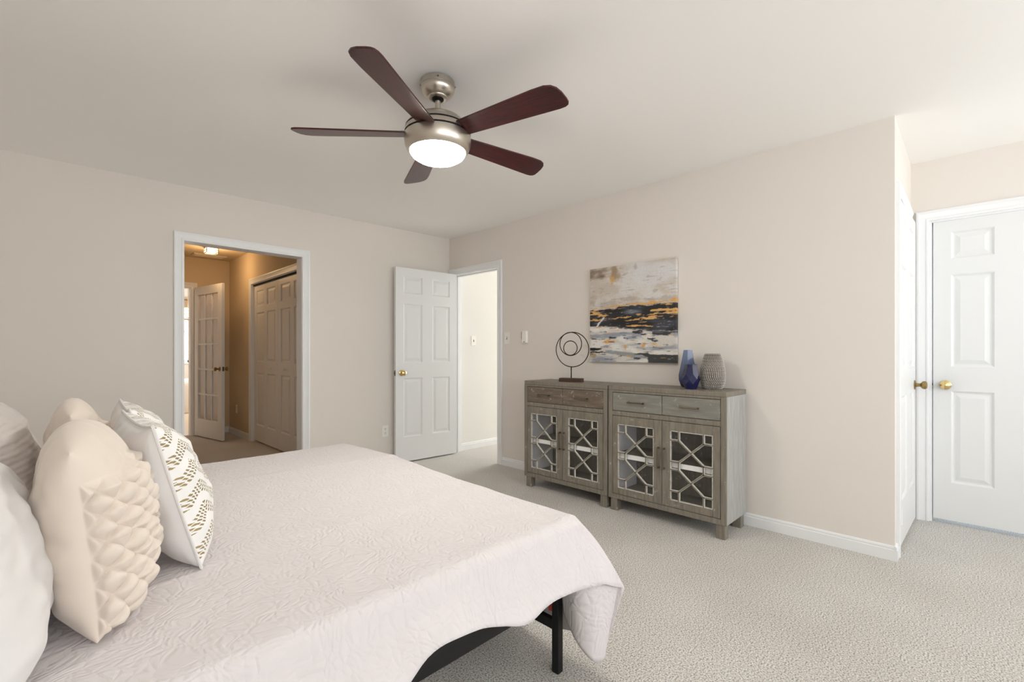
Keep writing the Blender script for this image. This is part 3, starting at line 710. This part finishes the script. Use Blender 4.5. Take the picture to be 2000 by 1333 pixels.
# ------------------------------------------------------------------ things on the cabinets
t = thing('ring_sculpture', 'tabletop sculpture of three nested dark rings on a wooden base', 'sculpture', (-.235, -1.93, .9), (0, 0, math.radians(-74)))
lab(box((-.096, -.035, 0), (.096, .035, .030)).build('base', M['bookwood'], t, bevel=.003), 'dark stained wood block base')
box((-.0035, -.0035, .03), (.0035, .0035, .122)).build('stem', M['bronze'], t)
def ring(cx_, cz, r, y=0):
    mb = MB(); mb.tube([(cx_+r*math.cos(a), y, cz+r*math.sin(a)) for a in [2*PI*k/72 for k in range(72)]], .0038, 8, True); return mb.build('ring', M['bronze'], t)
ring(.008, .122+.142, .142); ring(-.006, .406-.0955, .095); ring(-.008, .216+.060, .059)

def facet_vase(mb, prof, n=6, rot=0, thick=.006):
    mb.lathe(prof, n, rot=rot)
t = thing('tall_vase', 'tall tapering pale blue glass vase behind the navy one', 'vase', (-.135, -2.865, .9))
outer = [(.036, 0), (.052, .012), (.066, .05), (.068, .085), (.058, .13), (.043, .2), (.032, .258)]
mb = MB(); mb.lathe(outer+[(.027, .258), (.03, .25), (.053, .1), (.05, .03), (0, .015)], 6, rot=.35)
mb.build('body', M['bluevase'], t, bevel=.003, smooth=25)
t = thing('faceted_vase', 'short faceted navy blue glass vase on the cabinet top', 'vase', (-.275, -2.948, .9))
n = 7
vs = []; levels = [(.037, 0, 0), (.050, .032, .0), (.0565, .066, .5), (.053, .100, 0), (.038, .163, .0)]
mb = MB()
pts = []
for r, h, tw in levels:
    pts.append([(r*math.cos(2*PI*(k+tw)/n+.2), r*math.sin(2*PI*(k+tw)/n+.2), h) for k in range(n)])
fl = [p for q in pts for p in q]; fs = [tuple(range(n-1, -1, -1))]
for i in range(len(pts)-1):
    for k in range(n):
        j = (k+1) % n; a, b, c_, d_ = i*n+k, i*n+j, (i+1)*n+j, (i+1)*n+k
        tw0, tw1 = levels[i][2], levels[i+1][2]
        if tw1 > tw0: fs += [(a, b, d_), (b, c_, d_)]
        elif tw1 < tw0: fs += [(a, b, c_), (a, c_, d_)] if False else [(a, c_, d_), (a, b, c_)]
        else: fs.append((a, b, c_, d_))
mb.add(fl, fs)
mb.add([(.034*math.cos(2*PI*k/n+.2), .034*math.sin(2*PI*k/n+.2), .163) for k in range(n)]+pts[-1], [(k, (k+1) % n, n+(k+1) % n, n+k) for k in range(n)])
mb.add([(.034*math.cos(2*PI*k/n+.2), .034*math.sin(2*PI*k/n+.2), .163) for k in range(n)]+[(.042*math.cos(2*PI*k/n+.2), .042*math.sin(2*PI*k/n+.2), .06) for k in range(n)]+[(0, 0, .03)],
       [(k, (k+1) % n, n+(k+1) % n, n+k) for k in range(n)]+[(n+k, n+(k+1) % n, 2*n) for k in range(n)])
mb.build('body', M['navyvase'], t, bevel=.0025, smooth=15, weld=True)
t = thing('hammered_vase', 'rounded silver vase with a beaded hammered surface, nearest the cabinet end', 'vase', (-.165, -3.045, .9))
HP = [(.055, 0), (.068, .015), (.077, .05), (.080, .085), (.076, .13), (.063, .19), (.049, .230)]
def hr(h):
    for (r0, h0), (r1, h1) in zip(HP, HP[1:]):
        if h <= h1:
            k = (h-h0)/(h1-h0); return r0+(r1-r0)*k
    return HP[-1][0]
mb = MB(); mb.lathe([(hr(.232*i/24)-.001, .232*i/24) for i in range(25)]+[(.043, .230), (.054, .1), (0, .02)], 40)
rows = 26
for i in range(rows):
    h = .005+.222*i/(rows-1); r = hr(h); cnt = 42
    for k in range(cnt):
        a = 2*PI*(k+.5*i)/cnt+.25*math.sin(h*30); s_ = .0037*min(1, r/.07)
        c0 = Vector((r*math.cos(a), r*math.sin(a), h)); nr = Vector((math.cos(a), math.sin(a), .15)).normalized(); tx = Vector((-math.sin(a), math.cos(a), 0)); up = nr.cross(tx)
        ringv = [c0+tx*s_*math.cos(q)*1.2+up*s_*math.sin(q) for q in [2*PI*m_/6 for m_ in range(6)]]
        ring2 = [c0+nr*s_*.75+tx*s_*.6*math.cos(q)+up*s_*.6*math.sin(q) for q in [2*PI*m_/6 for m_ in range(6)]]
        mb.add(ringv+ring2+[c0+nr*s_*1.0], [(m_, (m_+1) % 6, 6+(m_+1) % 6, 6+m_) for m_ in range(6)]+[(6+m_, 6+(m_+1) % 6, 12) for m_ in range(6)], 1)
mb.build('body', [M['darkbase'], M['hammer']], t, smooth=70)

# ------------------------------------------------------------------ ceiling fan
FX, FY = -1.955, -2.45
t = thing('ceiling_fan', 'five blade mahogany ceiling fan with brushed nickel body and lit dome', 'ceiling fan', (FX, FY, 2.432))
z = lambda q: q-2.432
cn = MB(); cn.lathe([(.081, 0), (.081, -.022), (.079, -.0235), (.079, -.025), (.080, -.028), (.076, -.044), (.062, -.062), (.047, -.070), (.045, -.075), (.040, -.078), (.026, -.078)], 48)
can = cn.build('canopy', M['nickel'], t)
for a in (-2.2, -.6, .9, 2.4):
    ca_, sa_ = math.cos(a), math.sin(a)
    box((.080*ca_-.004, .080*sa_-.004, -.016), (.080*ca_+.004, .080*sa_+.004, -.008)).build('screw', M['steel'], can, bevel=.002)
MB().lathe([(.028, -.070), (.028, -.082), (.020, -.088), (0, -.088)], 24).build('collar', M['darkmetal'], t)
MB().lathe([(.0135, -.075), (.0135, -.16)], 20).build('downrod', M['nickel'], t)
MB().lathe([(.020, -.142), (.020, -.154), (.028, -.158), (0, -.158)], 24).build('rod_seat', M['darkmetal'], t)
ms = MB()
ms.lathe([(.0, z(2.284)), (.03, z(2.284)), (.05, z(2.279)), (.085, z(2.268)), (.118, z(2.250)), (.141, z(2.228)), (.1515, z(2.2125)), (.1525, z(2.210))], 64)
ms.build('motor_cover', M['nickel'], t)
MB().lathe([(.1475, z(2.211)), (.1475, z(2.2015))], 64).build('groove', M['gap'], t)
MB().lathe([(.1535, z(2.202)), (.156, z(2.192)), (.1575, z(2.181))], 64).build('motor_housing', M['nickel'], t)
MB().lathe([(.152, z(2.182)), (.152, z(2.1725))], 64).build('groove', M['gap'], t)
MB().lathe([(.157, z(2.173)), (.1585, z(2.155)), (.155, z(2.130)), (.147, z(2.110)), (.136, z(2.098)), (.132, z(2.098)), (.132, z(2.102))], 64).build('light_ring', M['nickel'], t)
MB().lathe([(.1325, z(2.101)), (.131, z(2.094)), (.121, z(2.080)), (.10, z(2.067)), (.07, z(2.057)), (.035, z(2.052)), (0, z(2.050))], 56).build('lamp_dome', M['lampglass'], t)
bl = MB()
# blade outline in local x (radial), y (across); one tip corner rounder than the other
out = [(.105, -.040), (.16, -.047), (.55, -.069), (.61, -.068), (.638, -.058), (.655, -.038), (.664, -.010), (.668, .03), (.667, .050), (.660, .062), (.645, .069), (.62, .071), (.16, .052), (.105, .045)]
bl.prism(out, -.004, .004)
for k in range(5):
    a = math.radians(138+72*k)
    piv = bpy.data.objects.new('x', None)
    Rm = Matrix.Rotation(a, 4, 'Z') @ Matrix.Rotation(math.radians(-13), 4, 'X')
    b_ = bl.build('blade', M['blade'], t, bevel=.002, smooth=30)
    b_.matrix_local = Matrix.Translation((0, 0, z(2.182))) @ Rm
    br = MB(); br.prism([(.10, -.034), (.155, -.040), (.172, -.020), (.176, .015), (.168, .042), (.155, .044), (.10, .036)], .0042, .0085)
    br.build('blade_bracket', M['nickel'], b_, bevel=.001)
    bpy.data.objects.remove(piv)

# ------------------------------------------------------------------ bed
BX0, BX1, BY0, BY1, BZ = -3.96, -1.915, -3.275, -1.395, .56
t = thing('platform_bed', 'black steel platform bed under the white bedspread, one leg showing', 'bed', (0, 0, 0))
for y in (-3.272, -1.40):
    box((-3.93, y-.014, .318), (-1.99, y+.014, .400)).build('side_rail', M['black'], t, bevel=.004)
for x in (-3.93, -1.99):
    box((x-.014, -3.258, .368), (x+.014, -1.414, .398)).build('end_rail', M['black'], t, bevel=.004)
box((-3.916, -2.35, .365), (-2.004, -2.32, .385)).build('centre_rail', M['black'], t, bevel=.004)
for k in range(16):
    x = -3.84+k*.12; box((x-.008, -3.256, .386), (x+.008, -1.416, .398)).build('slat', M['black'], t)
for x in (-1.99, -2.96, -3.88):
    for y in (-3.212, -2.335, -1.46):
        box((x-.0145, y-.0145, 0), (x+.0145, y+.0145, .368 if x > -2 else .386)).build('leg', M['black'], t, bevel=.003)
    box((x-.0095, -3.198, .148), (x+.0095, -1.475, .184)).build('cross_bar', M['black'], t, bevel=.002)
br = MB(); br.tube([(-1.986, -3.128, .190), (-1.986, -3.142, .205), (-1.985, -3.160, .235), (-1.985, -3.178, .30)], .007, 8); br.lathe([(.009, -.018), (.009, .018)], 10, (-1.986, -3.128, .187), 'x'); br.build('brace', M['black'], t)
lab(MB().tube([(-1.980, -3.176, .205), (-1.980, -3.178, .23), (-1.980, -3.182, .27)], .011, 10).build('lock_clip', M['red'], t), 'red plastic locking clip')
def rounded_slab(x0, x1, y0, y1, z0, z1, r):
    mb = MB(); mb.box((x0, y0, z0), (x1, y1, z1)); return mb
m_ = rounded_slab(-3.95, -1.955, -3.235, -1.43, .401, .545, .05).build('mattress', M['mattress'], t, bevel=.04, segs=4)

# bedspread: top, near drop, corner cone, long foot drop, far drop, one sheet
def interp(tab, x):
    if x <= tab[0][0]: return tab[0][1]
    for (a, p), (b, q) in zip(tab, tab[1:]):
        if x <= b:
            k = (x-a)/(b-a); i = [t_[0] for t_ in tab].index(a)
            p0 = tab[max(0, i-1)][1]; p3 = tab[min(len(tab)-1, i+2)][1]
            cr = lambda A, B, C_, D_: .5*(2*B+(C_-A)*k+(2*A-5*B+4*C_-D_)*k*k+(3*B-A-3*C_+D_)*k**3)
            if isinstance(p, tuple): return tuple(cr(*m_) for m_ in zip(p0, p, q, p3))
            return cr(p0, p, q, p3)
    return tab[-1][1]
def footx(y): return BX1+.055*math.exp(-((y+1.9)/.42)**2)-.0*y
def topz(x, y):
    e = min(1, (x-BX0+.2)/.2)
    return BZ+.004*noise.noise(Vector((x*2.2, y*2.2, 3)))+.0022*noise.noise(Vector((x*9, y*9, 1)))+.005*math.exp(-((y+2.05+.06*x)/.03)**2)+.003*math.exp(-((y+2.75)/.05)**2)
hem = [(-4.0, .40), (-2.95, .40), (-2.80, .385), (-2.706, .397), (-2.643, .424), (-2.583, .433), (-2.5, .423), (-2.389, .394), (-2.328, .378), (-2.239, .380), (-2.155, .382), (-2.06, .370), (-1.98, .362)]
mb = MB(); NX, NY, R_ = 110, 100, .045
cxn, cyn = BX1-.02, BY0+.0            # near foot corner of the flat top
def TX(i, y): return BX0+(footx(y)-.04-BX0)*i/NX
def TY(j): return (BY0+.03)+(BY1-.03-BY0-.03)*j/NY
def top(i, j):
    y = TY(j); x = TX(i, y); return (x, y, topz(x, y))
mb.grid(top, NX, NY)
NR = 16
def drop(p, n, hz, flare, ripple, k):
    """point k/NR down a drop starting at top edge p, outward normal n, to hem height hz"""
    s = k/NR; r = .045
    L = (p[2]-hz)
    if s < .3:
        a = s/.3*PI/2; o = r*math.sin(a); dz = r*(1-math.cos(a))
    else:
        q = (s-.3)/.7; o = r+flare*q+ripple*q*q; dz = r+(L-r)*q
    return (p[0]+n[0]*o, p[1]+n[1]*o, p[2]-dz)
tip = (-1.862, -3.408, .325)
def near(i, k):
    p = top(i, 0); x = p[0]
    c = drop(p, (0, -1), interp(hem, x), .073, .010*math.sin(x*13)+.006*math.sin(x*29), k)
    # pull the last columns toward the cone
    q = smooth(-2.12, -1.95, x); s = k/NR
    return (c[0]+q*.0*s, c[1]-q*.028*s, c[2])
mb.grid(near, NX, NR)
NC = 14
def cone(i, k):
    s = k/NR; a0 = near(NX, k); p = top(NX, 0); th = i/NC
    ridge = (p[0]+(tip[0]-p[0])*s, p[1]+(tip[1]-p[1])*s, p[2]-(p[2]-tip[2])*(.20*math.sin(s*PI/2)+.8*s*s*.9+.8*.1*s) )
    bulge = .018*math.sin(th*PI)*s
    return tuple(a0[m]+(ridge[m]-a0[m])*th**.8 for m in range(2))+((a0[2]+(ridge[2]-a0[2])*th-bulge*.3),)
mb.grid(cone, NC, NR)
# foot drop path: (top point, hem point) going from the ridge round the foot edge
def foot_pair(j):
    y = TY(j); p = top(NX, j); return p
def foot(j, k):
    s = k/NR; p = top(NX, j); y = p[1]
    near_k = smooth(-2.9, -3.24, y)
    hz = .10+.05*near_k*0+.02*math.sin(y*9)
    c = drop(p, (1, 0), hz, .02, .02*math.sin(y*11+1), k)
    return (c[0]-near_k*s*.01, c[1]-near_k*s*.0, c[2])
mb.grid(foot, NY, NR)
def cone2(i, k):
    s = k/NR; th = i/NC; a = cone(NC, k); b = foot(0, k)
    return tuple(a[m]+(b[m]-a[m])*th for m in range(3))
# between ridge and foot drop: the sheet falls from the ridge line straight into the long fold
def c2(i, k):
    s = k/NR; th = (i/NC); th = th*th*(3-2*th)
    b = foot(0, k)
    # first column follows the ridge then hangs as the fold's right side
    L = 1.0
    u = min(1, s/.62); r = cone(NC, int(round(u*NR))) if False else None
    p = top(NX, 0)
    if s <= .5:
        q = s/.5; ridge = (p[0]+(tip[0]-p[0])*q, p[1]+(tip[1]-p[1])*q, p[2]-(p[2]-tip[2])*(.20*math.sin(q*PI/2)+.72*q*q+.08*q))
    else:
        q = (s-.5)/.5; ridge = (tip[0]-.038*q, tip[1]+.050*q, tip[2]-(tip[2]-.112)*q)
    return tuple(ridge[m]+(b[m]-ridge[m])*th for m in range(3))
mb.grid(c2, NC, NR)
# the hanging fold under the cone: curls from the ridge back under the bed
foldt = [(0, (-1.868, -3.392)), (.25, (-1.93, -3.378)), (.5, (-1.985, -3.356)), (.75, (-2.025, -3.315)), (1, (-2.025, -3.25))]
foldb = [(0, (-1.900, -3.358)), (.22, (-1.938, -3.372)), (.48, (-1.985, -3.356)), (.75, (-2.008, -3.305)), (1, (-1.985, -3.235))]
foldz = [(0, .332), (.25, .352), (.5, .368), (.75, .385), (1, .40)]
foldh = [(0, .112), (.2, .090), (.45, .100), (.7, .15), (1, .22)]
def fold(i, k):
    th = i/24; s = k/NR; a = interp(foldt, th); b = interp(foldb, th); zt = interp(foldz, th); zb = interp(foldh, th)
    return (a[0]+(b[0]-a[0])*s, a[1]+(b[1]-a[1])*s, zt+(zb-zt)*s)
mb.grid(fold, 24, NR)
def far(i, k):
    p = top(i, NY); return drop(p, (0, 1), .34, .02, .012*math.sin(p[0]*11), k)
mb.grid(far, NX, NR)
def farcorner(i, k):
    s = k/NR; a = foot(NY, k); b = far(NX, k); th = i/8*PI/2; p = top(NX, NY)
    da = a[0]-p[0]; db = b[1]-p[1]
    return (p[0]+da*math.cos(th), p[1]+db*math.sin(th), a[2]+(b[2]-a[2])*i/8)
mb.grid(farcorner, 8, NR)
o = mb.build('bedspread', M['quilt'], weld=.0004, smooth=75, solid=.006)
tag(o, 'white quilted bedspread draped over the bed and hanging at the foot corner', 'bedspread')

# ------------------------------------------------------------------ pillows
def cushion(w_, h_, th, ff=None, fb=None, n=70, pinch=.07, seed=0, sag=.05, pw=.5, crown=0, one=False):
    front, back = MB(), MB()
    def base(u, v):
        x = w_/2*u*(1-pinch*(1-v*v)); zz = h_/2+h_/2*v*(1-pinch*(1-u*u))
        zz -= sag*h_*(1-u*u)*max(0, v)*.3
        zz += crown*(1-u*u)*max(0, v)**2
        b = (max(0, 1-abs(u)**2.4)*max(0, 1-abs(v)**2.4))**pw
        b *= 1+.12*max(0, -v)
        wr = .012*noise.noise(Vector((u*2.2, v*2.2, seed)))+.006*noise.noise(Vector((u*6, v*6, seed+4)))
        return x, zz, b*th/2+wr*min(1, b*2)
    def P(u, v):
        x, zz, t_ = base(u, v); return Vector((x, -t_, zz))
    def F(i, j):
        u, v = -1+2*i/n, -1+2*j/n
        if ff: tt = u; u = math.copysign(1-(1-abs(tt))**(1/.55), tt)
        p = P(u, v)
        if ff and 0 < i < n and 0 < j < n:
            e = .0008; nrm = (P(u+e, v)-P(u-e, v)).cross(P(u, v+e)-P(u, v-e)).normalized()
            p = p+nrm*ff(tt, v)*min(1, (1-max(abs(tt), abs(v)))*16)
        return tuple(p)
    nb = n if one else 70
    def B(i, j):
        u, v = -1+2*i/nb, -1+2*j/nb
        if ff: u = math.copysign(1-(1-abs(u))**(1/.55), u)
        x, zz, t_ = base(u, v); return (x, t_*.86, zz)
    front.grid(F, n, n); (front if one else back).grid(B, nb, nb); return front, back
def piping(w_, h_, pinch=.07, sag=.05, r=.004):
    pts = []
    def e(u, v): return (w_/2*u*(1-pinch*(1-v*v)), 0, h_/2+h_/2*v*(1-pinch*(1-u*u))-sag*h_*(1-u*u)*max(0, v)*.3)
    N = 30
    for k in range(N): pts.append(e(-1+2*k/N, -1))
    for k in range(N): pts.append(e(1, -1+2*k/N))
    for k in range(N): pts.append(e(1-2*k/N, 1))
    for k in range(N): pts.append(e(-1, 1-2*k/N))
    return MB().tube(pts, r, 6, True)
def place_pillow(name, label, cat, loc, lean, yaw, w_, h_, th, mf, mbk, ff=None, seed=0, n=70, group=None, pipe=None, pw=.5, pinch=.07, crown=0):
    rot = (math.radians(-lean), 0, math.radians(90+yaw)); one = mf is mbk
    f, b = cushion(w_, h_, th, ff, n=n, seed=seed, pw=pw, pinch=pinch, crown=crown, one=one)
    if one: return tag(f.build(name, mf, None, smooth=180, weld=1e-5, loc=loc, rot=rot), label, cat, group)
    t = thing(name, label, cat, loc, rot, group)
    f.build('front_cover', mf, t, smooth=70, outward=False); b.build('back_cover', mbk, t, smooth=70, outward=False)
    if pipe: piping(w_, h_, pinch).build('piping', pipe, t)
    return t
# basket-weave of wide diagonal tucks
def ruche(u, v):
    if abs(u) > .97 or v > .66 or v < -.95:
        return 0
    k = 3.6; a = (u+v*1.0+.07*v*v)*k; b = (u-v*1.0)*k
    ia, ib = math.floor(a), math.floor(b); fa, fb_ = a-ia, b-ib
    body = (math.sin(PI*min(max(fa, .015), .985))*math.sin(PI*min(max(fb_, .015), .985)))**.36
    tv = (fa+1-fb_)/2; th_ = (fa+fb_)/2-.5
    hgt = body*(.42+.62*tv**1.5+(.42 if (ia+ib) % 2 else -.42)*th_)
    edge = min(1, (.97-abs(u))*16, (.66-v)*9, (v+.95)*14)
    return .037*max(0, hgt)*edge
BT = BZ+.006
place_pillow('chevron_pillow', 'white pillow with gold dashed chevrons, nearer of the pair', 'pillow', (-2.995, -2.575, BT), 15, 2, .455, .405, .205, M['chevron'], M['sham'], seed=1, group='pillows piled at the head of the bed', pipe=M['sham'])
place_pillow('chevron_pillow', 'white pillow with gold dashed chevrons, farther one peeking out behind', 'pillow', (-2.975, -2.08, BT+.008), 15, -2, .455, .395, .19, M['chevron'], M['sham'], seed=2, group='pillows piled at the head of the bed', pipe=M['sham'])
place_pillow('ruched_pillow', 'cream pillow with large woven ruched front, nearest the bed edge', 'pillow', (-3.19, -2.812, BT), 6, -5, .45, .385, .21, M['ruched'], M['ruched'], ruche, 3, 200, 'pillows piled at the head of the bed', pinch=.04, crown=.05)
place_pillow('ruched_pillow', 'cream ruched pillow behind, farther from the bed edge, top corner puckered', 'pillow', (-3.195, -2.10, BT), 3, -3, .45, .385, .18, M['ruched'], M['ruched'], ruche, 4, 140, 'pillows piled at the head of the bed', pinch=.04, crown=.05)
place_pillow('bed_sham', 'plain white bed sham in the near left corner of the view', 'pillow', (-3.355, -2.90, BT), 13, 0, .66, .375, .23, M['sham'], M['sham'], seed=5, group='pillows piled at the head of the bed', pw=.42, pinch=.03)
place_pillow('bed_sham', 'white channel quilted sham at the far left behind the cream pillow', 'pillow', (-3.36, -1.85, BT), 14, 0, .66, .41, .24, M['shamlines'], M['shamlines'], seed=6, group='pillows piled at the head of the bed', pw=.42, pinch=.03)

# ------------------------------------------------------------------ dressing area ceiling things
t = thing('flush_ceiling_light', 'small lit square glass ceiling light in the dressing area', 'ceiling light', (-1.822, 2.40, H))
box((-.065, -.065, -.015), (.065, .065, 0)).build('base', M['nickel'], t, bevel=.003)
box((-.055, -.055, -.07), (.055, .055, -.015)).build('lamp_shade', M['warmglass'], t, bevel=.006)
rm = MB()
for z_ in (-.02, -.048, -.078):
    for s_ in (-1, 1):
        rm.box((-.062, s_*.062-.003, z_-.003), (.062, s_*.062+.003, z_+.003)); rm.box((s_*.062-.003, -.062, z_-.003), (s_*.062+.003, .062, z_+.003))
for sx_ in (-1, 1):
    for sy_ in (-1, 1): rm.box((sx_*.062-.004, sy_*.062-.004, -.082), (sx_*.062+.004, sy_*.062+.004, -.012))
rm.build('cage', M['nickel'], t)
point('dressing lamp', (-1.822, 2.40, H-.2), .06, 5, (1, .64, .32))
t = thing('ceiling_vent', 'tan slotted ceiling vent behind the dressing area light', 'vent', (-1.71, 3.02, H))
vf = MB(); vf.box((-.19, -.09, -.012), (-.165, .09, 0)); vf.box((.165, -.09, -.012), (.19, .09, 0)); vf.box((-.165, -.09, -.012), (.165, -.07, 0)); vf.box((-.165, .07, -.012), (.165, .09, 0))
M['vent'] = mat('tan vent metal', (196, 186, 170), .5)
vf.build('frame', M['vent'], t)
for k in range(9):
    MB().bar((-.165, -.062+k*.0155, -.006), (.165, -.062+k*.0155, -.006), .012, .0015, (0, .7, .7)).build('slat', M['vent'], t)
box((-.165, -.07, -.0015), (.165, .07, 0)).build('backing', M['slot'], t)

# ------------------------------------------------------------------ bathroom
t = thing('bathtub', 'white freestanding bathtub seen through the bathroom doorway', 'bathtub', (-1.75, 6.35, .004))
tb = MB()
prof = [(.74, 0), (.78, .02), (.86, .25), (.97, .50), (1.0, .585), (.985, .60), (.94, .595), (.90, .55), (.78, .2), (.6, .12), (0, .11)]
vs = []; nn = 56
for r, h in prof:
    for k in range(nn):
        a = 2*PI*k/nn; c_, s_ = math.cos(a), math.sin(a)
        x = .82*r*math.copysign(abs(c_)**.8, c_); y = .38*r*math.copysign(abs(s_)**.8, s_)
        vs.append((x, y, h+(.07*(x/.82)**2 if h > .4 else 0)))
fs = [(i*nn+k, i*nn+(k+1) % nn, (i+1)*nn+(k+1) % nn, (i+1)*nn+k) for i in range(len(prof)-1) for k in range(nn)]
fs.append(tuple(range(nn-1, -1, -1)))
tb.add(vs, fs); tb.build('basin', M['ceramic'], t, smooth=50, weld=True)
t = thing('pendant_light', 'lit drum pendant with crystal tiers hanging in the bathroom', 'pendant light', (-1.42, 5.9, H))
MB().lathe([(.06, 0), (.06, -.02), (.01, -.03)], 24).build('canopy', M['nickel'], t)
MB().lathe([(.004, -.03), (.004, -.49)], 8).build('stem', M['nickel'], t)
pd = MB(); pd.lathe([(.17, -.50), (.175, -.66)], 30); pd.lathe([(.14, -.50), (.14, -.66)], 24); pd.build('lamp_shade', M['warmglass'], t, smooth=50)
hp = MB()
for zz in (-.495, -.55, -.605, -.665): hp.lathe([(.178, zz), (.182, zz-.006), (.178, zz-.012)], 30)
hp.build('band', M['nickel'], t)
t = thing('roman_shade', 'tan woven shade at the top of the bathroom window', 'window shade', (-1.6, 7.165, 2.22))
sh_ = MB(); sh_.grid(lambda i, j: (-.48+.96*i/4, -.012*math.sin(j*PI/2)**2-.004, -.42*j/12), 4, 12); sh_.build('fabric', M['shade'], t, solid=.006)
box((-.48, -.03, -.0), (.48, .0, .03)).build('headrail', M['shade'], t)
